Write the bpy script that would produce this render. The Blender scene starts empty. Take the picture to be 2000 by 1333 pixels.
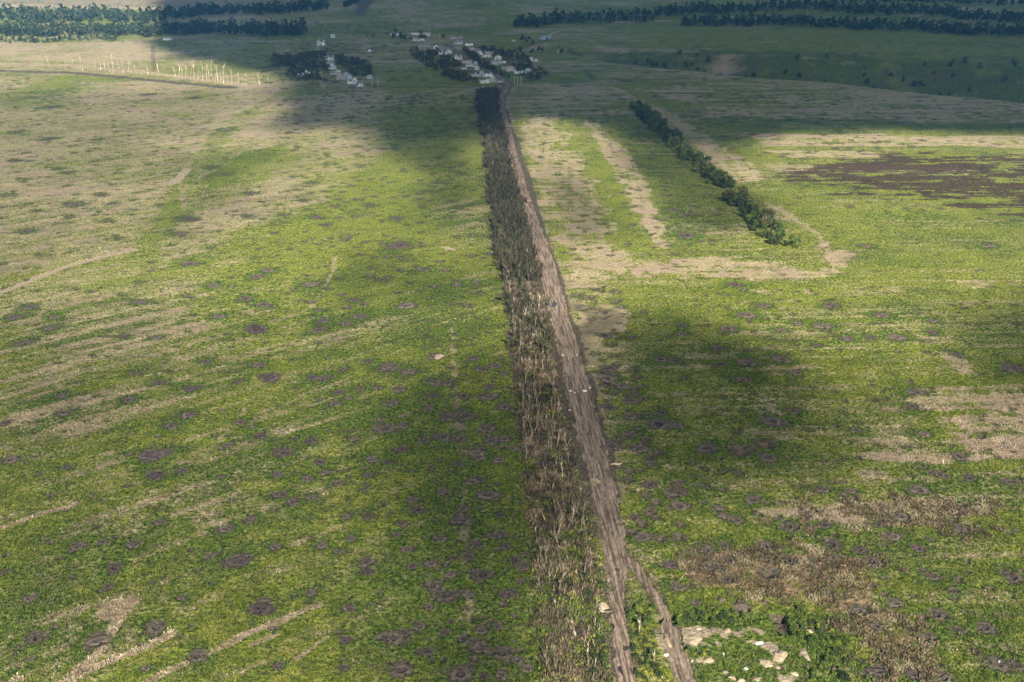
import bpy, math, random
import numpy as np
from mathutils import Vector, Matrix

S = bpy.context.scene
COL = S.collection
R = math.radians

# ------------------------------------------------------------------ camera
H = 150.0
PITCH = R(22.2)
CP, SP = math.cos(PITCH), math.sin(PITCH)
cam_d = bpy.data.cameras.new('camera')
cam_d.sensor_width = 36.0
cam_d.lens = 36.0
cam_d.clip_start = 1.0
cam_d.clip_end = 40000.0
cam = bpy.data.objects.new('camera', cam_d)
cam.location = (0, 0, H)
cam.rotation_euler = (R(90) - PITCH, 0, 0)
COL.objects.link(cam)
S.camera = cam

# ------------------------------------------------------------------ light
SUN_EL = R(33.0)
SUN_DX, SUN_DY = 0.16, -1.0                       # horizontal direction towards the sun (behind the drone)
_n = math.hypot(SUN_DX, SUN_DY)
SUNV = Vector((SUN_DX / _n * math.cos(SUN_EL), SUN_DY / _n * math.cos(SUN_EL), math.sin(SUN_EL)))
w = bpy.data.worlds.new('World')
S.world = w
w.use_nodes = True
nt = w.node_tree
nt.nodes.clear()
sky = nt.nodes.new('ShaderNodeTexSky')
sky.sky_type = 'NISHITA'
sky.sun_disc = False
sky.sun_elevation = SUN_EL
sky.sun_rotation = math.atan2(SUNV.x, SUNV.y)
sky.air_density = 1.3
sky.dust_density = 0.6
sky.ozone_density = 2.0
bg = nt.nodes.new('ShaderNodeBackground')
bg.inputs['Strength'].default_value = 0.062
wo = nt.nodes.new('ShaderNodeOutputWorld')
nt.links.new(sky.outputs[0], bg.inputs[0])
nt.links.new(bg.outputs[0], wo.inputs[0])

sun_d = bpy.data.lights.new('sun', 'SUN')
sun_d.energy = 5.0
sun_d.angle = R(0.53)
sun_d.color = (1.0, 0.945, 0.85)
sun = bpy.data.objects.new('sun', sun_d)
sun.rotation_euler = SUNV.to_track_quat('Z', 'Y').to_euler()
sun.location = (0, 0, 300)
COL.objects.link(sun)

S.view_settings.view_transform = 'Standard'
S.view_settings.look = 'None'
S.view_settings.gamma = 1.0
S.view_settings.exposure = 1.72
S.cycles.use_denoising = True
S.cycles.denoising_prefilter = 'ACCURATE'
S.cycles.max_bounces = 5
S.cycles.diffuse_bounces = 2
S.cycles.glossy_bounces = 1
S.cycles.transmission_bounces = 1
S.cycles.volume_bounces = 0
S.cycles.transparent_max_bounces = 12
S.cycles.use_adaptive_sampling = True
S.cycles.adaptive_threshold = 0.012

# ------------------------------------------------------------------ helpers
def P(px, py):
    """ground point seen at (px, py) of the 2000 x 1333 photograph"""
    u = (666.5 - py) / 2000.0
    y = CP + u * SP
    z = -SP + u * CP
    t = H / -z
    return ((px - 1000.0) / 2000.0 * t, y * t)

def Zd(y):
    return y * CP + H * SP

def pxm(y):
    """photo pixels per metre at ground distance y"""
    return 2000.0 / Zd(y)

rng = np.random.default_rng(7)
_LAT = rng.random((512, 512)).astype(np.float32)

def vn(x, y, seed=0):
    x = x + seed * 37.17
    y = y + seed * 91.73
    xi = np.floor(x).astype(np.int64); yi = np.floor(y).astype(np.int64)
    fx = (x - xi); fy = (y - yi)
    fx = fx * fx * (3 - 2 * fx); fy = fy * fy * (3 - 2 * fy)
    x0 = xi & 511; x1 = (xi + 1) & 511; y0 = yi & 511; y1 = (yi + 1) & 511
    a = _LAT[x0, y0]; b = _LAT[x1, y0]; c = _LAT[x0, y1]; d = _LAT[x1, y1]
    return (a * (1 - fx) + b * fx) * (1 - fy) + (c * (1 - fx) + d * fx) * fy

def fbm(x, y, seed=0, oct=4):
    s = 0.0; a = 0.5; t = 0.0
    ca, sa = math.cos(0.6), math.sin(0.6)
    for i in range(oct):
        s = s + a * vn(x, y, seed + i * 3)
        t += a
        a *= 0.5
        x, y = (x * ca - y * sa) * 2.03, (x * sa + y * ca) * 2.03
    return s / t

def sst(a, b, x):
    t = np.clip((x - a) / (b - a), 0, 1)
    return t * t * (3 - 2 * t)

def sdpoly(X, Y, pts):
    """signed distance in metres, positive inside"""
    d = np.full(X.shape, 1e9); ins = np.zeros(X.shape, bool)
    n = len(pts)
    for i in range(n):
        ax, ay = pts[i]; bx, by = pts[(i + 1) % n]
        ex, ey = bx - ax, by - ay
        t = np.clip(((X - ax) * ex + (Y - ay) * ey) / (ex * ex + ey * ey + 1e-9), 0, 1)
        d = np.minimum(d, np.hypot(X - ax - t * ex, Y - ay - t * ey))
        c = ((ay > Y) != (by > Y)) & (X < (bx - ax) * (Y - ay) / (by - ay + 1e-12) + ax)
        ins ^= c
    return np.where(ins, d, -d)

def sdline(X, Y, pts):
    d = np.full(X.shape, 1e9)
    for (ax, ay), (bx, by) in zip(pts[:-1], pts[1:]):
        ex, ey = bx - ax, by - ay
        t = np.clip(((X - ax) * ex + (Y - ay) * ey) / (ex * ex + ey * ey + 1e-9), 0, 1)
        d = np.minimum(d, np.hypot(X - ax - t * ex, Y - ay - t * ey))
    return d

def W(pts):
    return [P(*p) for p in pts]

def box_of(X, Y, pts, m):
    xs = [p[0] for p in pts]; ys = [p[1] for p in pts]
    return (X > min(xs) - m) & (X < max(xs) + m) & (Y > min(ys) - m) & (Y < max(ys) + m)

# ------------------------------------------------------------------ terrain relief (world functions)
RAV = W([(1010, 92), (1110, 97), (1230, 112), (1400, 124), (1600, 139), (1780, 150), (1900, 160), (2100, 178), (2500, 205)])

def relief(x, y):
    x = np.asarray(x, float); y = np.asarray(y, float)
    h = (fbm(x / 160.0, y / 160.0, 5, 2) - 0.5) * 2.4 * sst(250, 600, y) + (fbm(x / 60., y / 60., 9, 2) - .5) * .5
    far = sst(800, 1000, y)
    h = h + (fbm(x / 420.0, y / 300.0, 21, 3) - 0.5) * 16.0 * sst(1250, 1700, y)
    d = sdline(x, y, RAV)
    depth = 8 + 26 * sst(100, 420, x)
    wd = 60 + 60 * sst(80, 500, x) + 50 * (fbm(x / 90., y / 90., 31, 2) - .5)
    h = h - far * depth * (1 - sst(0.15, 1.0, d / wd))
    h = h + far * (1 - sst(.3, 1.4, d / wd)) * (fbm(x / 75., y / 55., 33, 2) - .5) * 22 * sst(60, 300, x)
    h = h + sst(1100, 1400, y) * sst(100, 500, x) * 6
    h = h - 5.0 * np.exp(-((x - 610) / 90.) ** 2 - ((y - 1130) / 60.) ** 2) * -2.0
    return h

def hz(x, y):
    return float(relief(np.array([x]), np.array([y]))[0])

# ------------------------------------------------------------------ road outline (photo pixels: y, left, right)
ROAD = [(1345, 1207, 1243), (1290, 1197, 1240), (1230, 1194, 1226), (1180, 1191, 1222), (1133, 1187, 1221), (1100, 1183, 1224),
        (1060, 1175, 1223), (1020, 1167, 1213), (960, 1154, 1206), (900, 1140, 1193), (850, 1125, 1177), (800, 1114, 1166),
        (750, 1102, 1152), (700, 1092, 1136), (650, 1080, 1122), (600, 1070, 1106), (560, 1060, 1097), (500, 1045, 1080),
        (450, 1030, 1060), (400, 1016, 1041), (350, 1004, 1025), (300, 994, 1011), (270, 987, 1003), (250, 980, 998),
        (230, 975, 992), (210, 971, 986), (192, 972, 986), (180, 978, 993), (168, 986, 1000), (158, 981, 990), (146, 965, 972),
        (133, 943, 949), (120, 920, 926), (108, 900, 906), (96, 884, 889), (86, 873, 878)]
SIDE = [(1345, 1326, 1364), (1300, 1310, 1350), (1260, 1297, 1337), (1230, 1292, 1326), (1205, 1290, 1313), (1180, 1281, 1300),
        (1160, 1266, 1289), (1140, 1253, 1274), (1120, 1240, 1260), (1100, 1222, 1247), (1082, 1212, 1234)]
BYPASS = [(1003, 262), (1012, 282), (1016, 310), (1030, 340), (1038, 370), (1044, 395), (1052, 425), (1060, 460), (1070, 490)]
road_poly = W([(l, y) for y, l, r in ROAD] + [(r, y) for y, l, r in reversed(ROAD)])
side_poly = W([(l, y) for y, l, r in SIDE] + [(r, y) for y, l, r in reversed(SIDE)])
AXIS = Vector((P(965, 230)[0] - P(1200, 1300)[0], P(965, 230)[1] - P(1200, 1300)[1])).normalized()   # direction of road and shelterbelt

# left edge of the shelterbelt
def belt_left(py):
    return float(np.interp(py, [190, 200, 300, 400, 500, 600, 700, 850, 1000, 1100, 1200, 1333, 1400], [935, 936, 949, 961, 975, 990, 1002, 1016, 1031, 1038, 1048, 1058, 1064]))

def road_left(py):
    ys = [r[0] for r in ROAD][::-1]; ls = [r[1] for r in ROAD][::-1]
    return float(np.interp(py, ys, ls))

def belt_right(py):
    return road_left(py) - float(np.interp(py, [190, 400, 600, 800, 1400], [1.5, 4, 8, 17, 17]))

def road_right(py):
    ys = [r[0] for r in ROAD][::-1]; ls = [r[2] for r in ROAD][::-1]
    return float(np.interp(py, ys, ls))

# ------------------------------------------------------------------ craters (photo pixels: x, y, half width, darkness)
CR = """153 1068 18 1;202 1059 11 1;261 1065 18 1;12 1117 10 1;58 1169 15 1;223 1110 17 1;210 1147 12 1;229 1158 7 0;354 1167 11 1;411 1086 14 1;466 1096 27 2;
412 1139 9 1;311 1021 13 1;304 1226 22 1;191 1251 26 1;72 1246 22 1;385 1283 20 1;60 1287 10 1;285 1306 10 1;511 1186 27 2;292 1100 6 1;538 1070 14 1;486 1016 15 1;440 1034 17 1;
545 967 16 2;572 981 15 1;608 973 11 1;600 936 14 1;629 1066 13 1;660 1078 12 1;610 1159 13 1;682 1189 14 1;745 1156 8 1;675 1250 13 2;670 1304 11 1;545 1302 14 2;574 1166 9 1;687 1053 11 1;
544 928 14 1;662 945 13 1;635 924 11 1;720 929 13 1;710 957 11 1;676 1010 11 1;719 1008 15 1;452 979 9 0;432 932 11 1;356 920 12 1;303 928 20 2;301 889 30 2;128 914 11 1;335 834 16 1;367 812 15 1;
252 782 14 1;120 774 11 1;125 808 16 1;12 827 15 0;20 898 20 0;262 730 12 1;311 748 14 1;375 759 18 2;402 707 13 1;505 713 16 1;527 738 25 0;465 745 11 1;612 737 15 1;637 739 15 1;672 721 11 1;
717 706 11 1;760 718 22 2;800 726 18 1;850 697 18 0;471 826 12 1;492 834 9 1;509 852 14 1;445 871 11 1;536 860 8 1;575 857 8 1;553 885 21 1;607 862 14 1;624 903 14 1;690 858 13 1;655 789 14 1;
662 767 12 1;680 778 10 1;625 780 9 0;767 788 14 1;702 759 10 1;737 757 10 1;780 762 16 0;752 837 25 1;785 833 14 1;740 821 9 1;782 879 16 1;727 898 15 1;762 903 10 1;827 862 14 1;867 854 20 1;
835 798 12 1;875 815 20 1;910 812 20 1;845 774 14 1;850 747 18 1;875 749 14 1;802 920 8 1;867 962 14 1;807 977 13 1;817 997 16 1;785 1024 15 0;775 1045 10 1;860 1052 16 1;795 1074 15 1;805 1107 12 1;
842 1102 16 0;717 1099 19 0;718 1116 15 1;912 1087 17 1;885 1091 10 1;880 1123 15 1;942 1124 22 1;845 1145 20 1;875 1163 26 1;915 1162 14 0;837 1187 13 0;992 1159 18 2;820 1226 15 1;790 1237 14 1;
770 1247 26 1;867 1237 13 1;832 1273 17 1;785 1309 28 0;730 1301 10 0;867 1288 8 1;905 1249 14 1;927 1254 13 1;938 1267 22 1;980 1277 22 1;940 1232 15 1;972 1224 12 0;900 1317 28 1;945 1322 12 1;
980 1317 16 1;900 1017 24 1;905 994 15 1;952 967 24 0;922 942 16 1;937 938 13 1;977 1007 14 1;965 1047 18 1;930 1065 15 1;987 1067 13 1;930 886 22 0;960 862 18 0;900 858 14 0;950 838 20 0;985 858 14 0;
895 907 11 1;935 893 16 1;975 899 14 0;1002 876 12 0;955 775 20 0;985 795 18 0;905 774 14 0;940 722 16 0;925 700 14 1;968 715 15 0;955 755 12 0;985 730 12 0;1008 1095 14 1;1022 1110 13 1;1028 1082 12 1;1005 1205 10 1;
1018 1136 10 1;1010 1290 14 1;1030 1305 15 1;
1250 877 20 0;1195 872 20 0;1232 784 20 0;1190 797 16 0;1230 814 15 0;1292 807 14 1;1287 829 28 0;1322 832 14 1;1227 847 12 0;1407 713 14 1;1460 709 22 1;1525 702 18 1;1555 729 14 1;1450 742 16 1;
1510 824 25 1;1550 804 13 1;1380 876 22 1;1447 879 36 4;1495 868 28 4;1500 894 20 1;1417 919 9 1;1440 924 10 1;1672 842 13 1;1805 849 14 1;1790 767 20 1;1780 794 14 1;1375 949 12 1;1327 943 12 1;
1270 947 18 0;1320 962 25 1;1327 989 21 0;1272 994 12 0;1240 1012 14 0;1255 1049 20 1;1415 958 8 1;1405 992 12 0;1417 1009 15 1;1440 1017 14 1;1470 977 17 1;1527 982 10 0;1480 1005 9 1;1520 1014 10 0;
1542 1029 22 1;1560 952 9 1;1607 957 15 1;1645 943 10 0;1662 960 12 1;1650 976 10 1;1692 992 8 1;1610 1026 17 1;1627 1064 20 1;1680 1075 16 1;1715 1025 14 1;1760 1010 18 1;1795 958 22 1;1835 928 17 1;
1892 935 14 1;1970 942 15 1;1872 892 17 1;1875 1034 18 1;1887 987 12 1;1745 1049 18 1;1792 1072 16 2;1705 1099 19 1;1627 1089 14 1;1587 1097 13 1;1822 1127 15 1;1980 1129 22 1;1862 1156 11 1;
1750 1179 17 1;1677 1194 19 1;1830 1202 20 1;1872 1232 14 1;1925 1228 22 1;1712 1224 15 1;1812 1247 18 1;1715 1312 22 2;1782 1317 16 2;1950 1299 24 1;1987 1302 18 1;1845 1327 20 1;1310 1103 17 2;
1380 1074 18 1;1425 1094 16 1;1395 1109 20 1;1500 1119 30 4;1540 1094 20 1;1420 1132 16 1;1327 1147 18 1;1360 1178 12 1;1495 1067 17 1;1415 1065 13 1;1450 1189 16 0;
1315 410 12 1;1345 422 10 1;1340 462 18 1;1690 481 12 1;1932 481 14 1;1622 597 15 1;1460 615 18 1;1492 597 12 1;1435 557 16 1;1420 642 16 1;1330 635 12 1;1332 652 12 1;1557 631 12 1;1607 637 18 1;
1525 645 12 1;1502 662 7 1;1655 662 14 2;1595 674 10 1;1700 660 12 1;1750 659 18 1;1722 617 15 1;1822 627 12 1;1820 650 12 1;1867 694 14 1;1977 720 22 2;1402 680 16 1;1320 705 14 1;1290 702 18 1;
1180 655 18 0;1190 720 18 0;1185 740 22 0;1215 755 16 0;
30 620 15 2;58 601 16 1;273 590 12 2;107 620 12 1;97 642 12 1;242 657 12 2;307 659 12 1;45 670 16 1;500 642 24 2;427 617 14 1;482 582 14 1;517 594 14 1;502 539 14 1;525 527 12 1;370 514 18 1;417 557 14 1;
622 605 10 1;632 625 14 1;675 632 12 1;622 644 16 1;702 617 16 1;690 585 12 1;795 597 20 0;607 554 16 1;825 525 14 1;780 479 22 1;775 427 14 1;692 422 9 2;722 400 11 2;637 438 12 1;615 423 12 2;552 418 9 2;
537 453 9 1;365 425 14 2;230 464 9 2;220 395 10 1;145 397 16 1;210 430 10 1;135 422 10 1;350 455 14 1;190 272 9 2;139 284 6 2;30 259 13 1;100 211 13 1;95 271 13 1;32 312 11 1;117 327 10 2;132 335 10 1;
10 380 12 1;197 378 11 1;50 450 13 1;412 327 10 1;492 377 12 1;442 341 8 1;482 420 10 1;610 357 10 1;380 192 12 1;290 185 10 1;442 252 12 1"""
CRATERS = []
for q in CR.replace('\n', '').split(';'):
    a = [float(v) for v in q.split()]
    x, y = P(a[0], a[1])
    CRATERS.append([x, y, a[2] / pxm(y), int(a[3]), a[0], a[1]])
# pits blown in the road
for a in [(1165, 852, 4), (1166, 928, 5), (1168, 961, 4), (1176, 1022, 6), (1212, 1023, 7), (1205, 1110, 6), (1190, 1135, 6), (1287, 1168, 4), (1100, 675, 3.5), (1094, 711, 5), (1112, 712, 4), (1092, 643, 3)]:
    x, y = P(a[0], a[1])
    CRATERS.append([x, y, a[2] / pxm(y), 3, a[0], a[1]])
EXTRA = []           # shell marks too small or faint to stand alone: stamped in the soil of the ground
rr = random.Random(11)
def scatter_marks(poly, n, r0, r1):
    pts = W(poly)
    xs = [p[0] for p in pts]; ys = [p[1] for p in pts]
    k = 0
    X = np.array([rr.uniform(min(xs), max(xs)) for _ in range(n * 6)]); Y = np.array([rr.uniform(min(ys), max(ys)) for _ in range(n * 6)])
    ok = sdpoly(X, Y, pts) > 0
    for x, y in zip(X[ok][:n], Y[ok][:n]):
        EXTRA.append((float(x), float(y), rr.uniform(r0, r1)))
scatter_marks([(700, 600), (1000, 600), (1045, 1333), (640, 1333)], 260, .5, 1.5)
scatter_marks([(840, 560), (990, 560), (1045, 1333), (820, 1333)], 170, .6, 1.7)
scatter_marks([(1115, 560), (1210, 560), (1340, 1060), (1215, 1060)], 120, 1.0, 3.0)
scatter_marks([(1200, 560), (2000, 560), (2000, 1333), (1500, 1333)], 420, .6, 1.8)
scatter_marks([(0, 560), (700, 560), (640, 1333), (0, 1333)], 260, .6, 1.7)
scatter_marks([(540, 180), (940, 180), (985, 600), (600, 600)], 700, 1.2, 3.4)
scatter_marks([(0, 150), (540, 180), (600, 600), (0, 560)], 420, 1.1, 3.0)
scatter_marks([(1010, 180), (1240, 180), (1480, 480), (1100, 520)], 380, 1.1, 3.0)
scatter_marks([(1260, 180), (2000, 190), (2000, 420), (1560, 420)], 300, 1.5, 4.0)
scatter_marks([(300, 82), (1000, 82), (1000, 175), (500, 175)], 300, 2.5, 6.0)
scatter_marks([(1060, 90), (2000, 60), (2000, 130), (1100, 170)], 160, 3.0, 7.0)

# ------------------------------------------------------------------ materials
def new_mat(name):
    m = bpy.data.materials.new(name)
    m.use_nodes = True
    n = m.node_tree
    b = n.nodes['Principled BSDF']
    b.inputs['Specular IOR Level'].default_value = 0.12
    b.inputs['Roughness'].default_value = 0.9
    return m, n, b

def node(n, t, **kw):
    x = n.nodes.new(t)
    for k, v in kw.items():
        setattr(x, k, v)
    return x

def noise(n, vec, scale, detail=3.0, rough=0.55, dist=0.0):
    t = node(n, 'ShaderNodeTexNoise')
    t.inputs['Scale'].default_value = scale
    t.inputs['Detail'].default_value = detail
    t.inputs['Roughness'].default_value = rough
    t.inputs['Distortion'].default_value = dist
    if vec is not None:
        n.links.new(vec, t.inputs['Vector'])
    return t.outputs['Fac']

def ramp(n, fac, lo, hi):
    m = node(n, 'ShaderNodeMapRange')
    m.clamp = True
    m.inputs['From Min'].default_value = lo
    m.inputs['From Max'].default_value = hi
    n.links.new(fac, m.inputs['Value'])
    return m.outputs['Result']

def mixc(n, fac, a, b):
    m = node(n, 'ShaderNodeMix', data_type='RGBA')
    for sock, v in ((m.inputs[0], fac), (m.inputs[6], a), (m.inputs[7], b)):
        if isinstance(v, (tuple, list)):
            sock.default_value = (*v[:3], 1)
        elif isinstance(v, float):
            sock.default_value = v
        else:
            n.links.new(v, sock)
    return m.outputs[2]

def math_(n, op, a, b=None, c=None):
    m = node(n, 'ShaderNodeMath', operation=op)
    for i, v in enumerate((a, b, c)):
        if v is None:
            continue
        if isinstance(v, (int, float)):
            m.inputs[i].default_value = v
        else:
            n.links.new(v, m.inputs[i])
    return m.outputs[0]

def simple_mat(name, c1, c2, scale=1.5, c3=None, rough=0.9, bump=0.0, lo=.35, hi=.65, translucent=0.0):
    m, n, b = new_mat(name)
    tc = node(n, 'ShaderNodeTexCoord')
    oi = node(n, 'ShaderNodeObjectInfo')
    va = node(n, 'ShaderNodeVectorMath', operation='ADD')
    n.links.new(tc.outputs['Object'], va.inputs[0])
    n.links.new(oi.outputs['Location'], va.inputs[1])
    f = noise(n, va.outputs[0], scale, 4)
    col = mixc(n, ramp(n, f, lo, hi), c1, c2)
    if c3:
        f2 = noise(n, va.outputs[0], scale * .3, 2)
        col = mixc(n, ramp(n, f2, .52, .64), col, c3)
    hs = node(n, 'ShaderNodeHueSaturation')
    v = math_(n, 'MULTIPLY_ADD', oi.outputs['Random'], 0.5, 0.75)
    n.links.new(v, hs.inputs['Value'])
    n.links.new(col, hs.inputs['Color'])
    n.links.new(hs.outputs[0], b.inputs['Base Color'])
    b.inputs['Roughness'].default_value = rough
    if bump:
        bp = node(n, 'ShaderNodeBump')
        bp.inputs['Strength'].default_value = bump
        bp.inputs['Distance'].default_value = 0.1
        n.links.new(f, bp.inputs['Height'])
        n.links.new(bp.outputs[0], b.inputs['Normal'])
    if translucent:
        tr = node(n, 'ShaderNodeBsdfTranslucent')
        n.links.new(hs.outputs[0], tr.inputs['Color'])
        mx = node(n, 'ShaderNodeMixShader')
        mx.inputs[0].default_value = translucent
        out = n.nodes['Material Output']
        n.links.new(b.outputs[0], mx.inputs[1]); n.links.new(tr.outputs[0], mx.inputs[2])
        n.links.new(mx.outputs[0], out.inputs['Surface'])
    return m

def ground_material():
    m, n, b = new_mat('field_ground')
    geo = node(n, 'ShaderNodeNewGeometry')
    pos = geo.outputs['Position']
    a1 = node(n, 'ShaderNodeAttribute', attribute_name='cover_a')
    a2 = node(n, 'ShaderNodeAttribute', attribute_name='cover_b')
    s1 = node(n, 'ShaderNodeSeparateColor'); n.links.new(a1.outputs['Color'], s1.inputs[0])
    s2 = node(n, 'ShaderNodeSeparateColor'); n.links.new(a2.outputs['Color'], s2.inputs[0])
    dry, soil, lush = s1.outputs[0], s1.outputs[1], s1.outputs[2]
    burnt, sand, reed = s2.outputs[0], s2.outputs[1], s2.outputs[2]
    n_f = noise(n, pos, 1.05, 3, .62)
    n_m = noise(n, pos, 0.32, 4, .6)
    n_l = noise(n, pos, 0.045, 3, .55)
    n_x = noise(n, pos, 3.1, 3, .6)
    # greens; the dark tone paints in shadows between clumps
    g = mixc(n, ramp(n, n_f, .38, .62), (.028, .042, .009), (.205, .226, .030))
    g = mixc(n, math_(n, 'MULTIPLY', ramp(n, n_m, .46, .70), .6), g, (.165, .150, .048))
    lush2 = math_(n, 'MULTIPLY', lush, ramp(n, n_m, .62, .42))
    g = mixc(n, lush, g, mixc(n, ramp(n, n_f, .38, .62), (.016, .028, .007), (.110, .150, .022)))
    # dry weeds
    d = mixc(n, ramp(n, n_f, .34, .62), (.125, .100, .050), (.37, .30, .165))
    d = mixc(n, ramp(n, n_l, .42, .62), d, mixc(n, ramp(n, n_x, .35, .65), (.17, .125, .085), (.37, .27, .185)))
    dm = math_(n, 'ADD', dry, math_(n, 'MULTIPLY', math_(n, 'SUBTRACT', n_f, .5), 2.0))
    dm = math_(n, 'ADD', dm, math_(n, 'MULTIPLY', math_(n, 'SUBTRACT', n_m, .5), 1.0))
    dm = math_(n, 'ADD', dm, math_(n, 'MULTIPLY', math_(n, 'SUBTRACT', n_x, .5), .8))
    c = mixc(n, math_(n, 'MULTIPLY', ramp(n, dm, .22, 1.0), .92), g, d)
    # darker tufty spots left by old shell marks and weeds
    mp = node(n, 'ShaderNodeMapping'); mp.inputs['Scale'].default_value = (.5, 1, 1); n.links.new(pos, mp.inputs['Vector'])
    n_d = noise(n, mp.outputs[0], .17, 3, .6)
    c = mixc(n, math_(n, 'MULTIPLY', ramp(n, n_d, .56, .68), .62), c, (.040, .045, .018))
    n_d2 = noise(n, mp.outputs[0], .055, 4, .65)
    c = mixc(n, math_(n, 'MULTIPLY', ramp(n, n_d2, .56, .70), .45), c, (.052, .052, .024))
    # tall rusty reeds
    rd = mixc(n, ramp(n, n_f, .38, .62), (.060, .042, .024), (.25, .175, .095))
    rm = math_(n, 'ADD', reed, math_(n, 'MULTIPLY', math_(n, 'SUBTRACT', n_f, .5), 1.2))
    c = mixc(n, ramp(n, rm, .4, .62), c, rd)
    # earth
    so = mixc(n, ramp(n, n_f, .35, .68), (.040, .033, .022), (.122, .099, .067))
    sm = math_(n, 'ADD', soil, math_(n, 'MULTIPLY', math_(n, 'SUBTRACT', n_f, .5), .9))
    sm = math_(n, 'ADD', sm, math_(n, 'MULTIPLY', math_(n, 'SUBTRACT', n_x, .5), .5))
    c = mixc(n, ramp(n, sm, .30, .85), c, so)
    bu = mixc(n, ramp(n, n_f, .4, .66), (.016, .011, .008), (.085, .055, .038))
    bm = math_(n, 'ADD', burnt, math_(n, 'MULTIPLY', math_(n, 'SUBTRACT', n_m, .5), 2.0))
    bm = math_(n, 'ADD', bm, math_(n, 'MULTIPLY', math_(n, 'SUBTRACT', n_d, .5), 1.6))
    c = mixc(n, math_(n, 'MULTIPLY', ramp(n, bm, .35, .8), .92), c, bu)
    sa = mixc(n, ramp(n, n_f, .35, .65), (.16, .125, .08), (.36, .285, .19))
    sa = mixc(n, ramp(n, n_x, .55, .7), sa, (.11, .095, .05))
    am = math_(n, 'ADD', sand, math_(n, 'MULTIPLY', math_(n, 'SUBTRACT', n_m, .5), 1.0))
    c = mixc(n, ramp(n, am, .42, .60), c, sa)
    n.links.new(c, b.inputs['Base Color'])
    b.inputs['Roughness'].default_value = 1.0
    b.inputs['Specular IOR Level'].default_value = 0.03
    hh = math_(n, 'ADD', n_f, math_(n, 'MULTIPLY', n_x, .5))
    bp = node(n, 'ShaderNodeBump')
    bp.inputs['Strength'].default_value = 1.0
    bp.inputs['Distance'].default_value = 0.8
    n.links.new(hh, bp.inputs['Height'])
    n.links.new(bp.outputs[0], b.inputs['Normal'])
    return m

def road_material():
    m, n, b = new_mat('churned_dirt')
    geo = node(n, 'ShaderNodeNewGeometry')
    mp = node(n, 'ShaderNodeMapping', vector_type='POINT')
    ang = math.atan2(AXIS.y, AXIS.x) - math.pi / 2
    mp.vector_type = 'TEXTURE'
    mp.inputs['Rotation'].default_value = (0, 0, ang)
    mp.inputs['Scale'].default_value = (.8, 16, 1)
    n.links.new(geo.outputs['Position'], mp.inputs['Vector'])
    rut = noise(n, mp.outputs[0], 1.3, 3, .6)
    f = noise(n, geo.outputs['Position'], 1.6, 5, .65)
    l = noise(n, geo.outputs['Position'], 0.12, 3)
    c = mixc(n, ramp(n, rut, .40, .60), (.062, .044, .030), (.222, .166, .118))
    c = mixc(n, ramp(n, f, .52, .74), c, (.12, .086, .062))
    c = mixc(n, math_(n, 'MULTIPLY', ramp(n, l, .50, .72), .6), c, (.13, .095, .070))
    n.links.new(c, b.inputs['Base Color'])
    b.inputs['Roughness'].default_value = .95
    hh = math_(n, 'ADD', math_(n, 'MULTIPLY', rut, .9), f)
    bp = node(n, 'ShaderNodeBump')
    bp.inputs['Strength'].default_value = 0.7
    bp.inputs['Distance'].default_value = 0.35
    n.links.new(hh, bp.inputs['Height'])
    n.links.new(bp.outputs[0], b.inputs['Normal'])
    return m

M = {}
M['ground'] = ground_material()
M['road'] = road_material()
M['bark'] = simple_mat('stripped_bark', (.25, .195, .13), (.115, .088, .058), 2.2, (.44, .36, .26))
M['bark_dark'] = simple_mat('dark_bark', (.125, .10, .072), (.055, .045, .033), 2.0, (.20, .165, .12))
M['leaf'] = simple_mat('green_leaves', (.030, .052, .012), (.085, .120, .026), 1.1, (.12, .14, .035), translucent=.2)
M['leaf_dark'] = simple_mat('dark_leaves', (.020, .032, .012), (.050, .070, .022), 1.1, (.06, .075, .03), translucent=.15)
M['leaf_olive'] = simple_mat('olive_leaves', (.050, .058, .018), (.12, .125, .040), 1.0, (.15, .13, .06), translucent=.2)
M['leaf_far'] = simple_mat('far_leaves', (.014, .024, .012), (.036, .050, .022), .25, (.065, .075, .042), translucent=.1)
M['weed'] = simple_mat('weed_leaves', (.060, .088, .014), (.180, .212, .028), .5, (.225, .225, .042), translucent=.25)
M['weed_dark'] = simple_mat('dark_weeds', (.022, .04, .010), (.11, .145, .024), .8, (.10, .10, .04), translucent=.15)
M['straw'] = simple_mat('dry_stalks', (.21, .155, .09), (.070, .052, .032), .45, (.30, .24, .14), translucent=.1)
M['twig'] = simple_mat('broken_twigs', (.20, .155, .11), (.08, .06, .045), .6, (.36, .28, .20))
M['straw_pale'] = simple_mat('bleached_stalks', (.34, .26, .165), (.16, .12, .075), .6, (.44, .36, .24), translucent=.1)
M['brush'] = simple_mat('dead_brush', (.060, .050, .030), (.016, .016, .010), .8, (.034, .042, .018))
M['brush_pale'] = simple_mat('dead_brush_pale', (.17, .125, .082), (.045, .034, .024), .9, (.28, .20, .12))
M['soil'] = simple_mat('thrown_soil', (.040, .033, .022), (.116, .094, .064), 1.6, bump=.8)
M['soil_dark'] = simple_mat('scorched_soil', (.030, .022, .020), (.085, .064, .054), 1.8, bump=.8)
M['soil_pale'] = simple_mat('pale_clay', (.052, .039, .029), (.13, .099, .073), 1.6, bump=.8)
M['pit'] = simple_mat('pit_shade_earth', (.022, .017, .015), (.055, .042, .035), 2.0)  # crater centres: shade of the near wall painted as darker earth
M['soil_road'] = simple_mat('pit_soil', (.050, .038, .032), (.125, .100, .084), 2.2, bump=.8)
M['sand'] = simple_mat('sandy_subsoil', (.32, .25, .165), (.19, .145, .095), 1.6, bump=.8)
M['plaster'] = simple_mat('cracked_plaster', (.74, .73, .70), (.40, .39, .37), 1.2, (.22, .20, .18))
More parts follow.
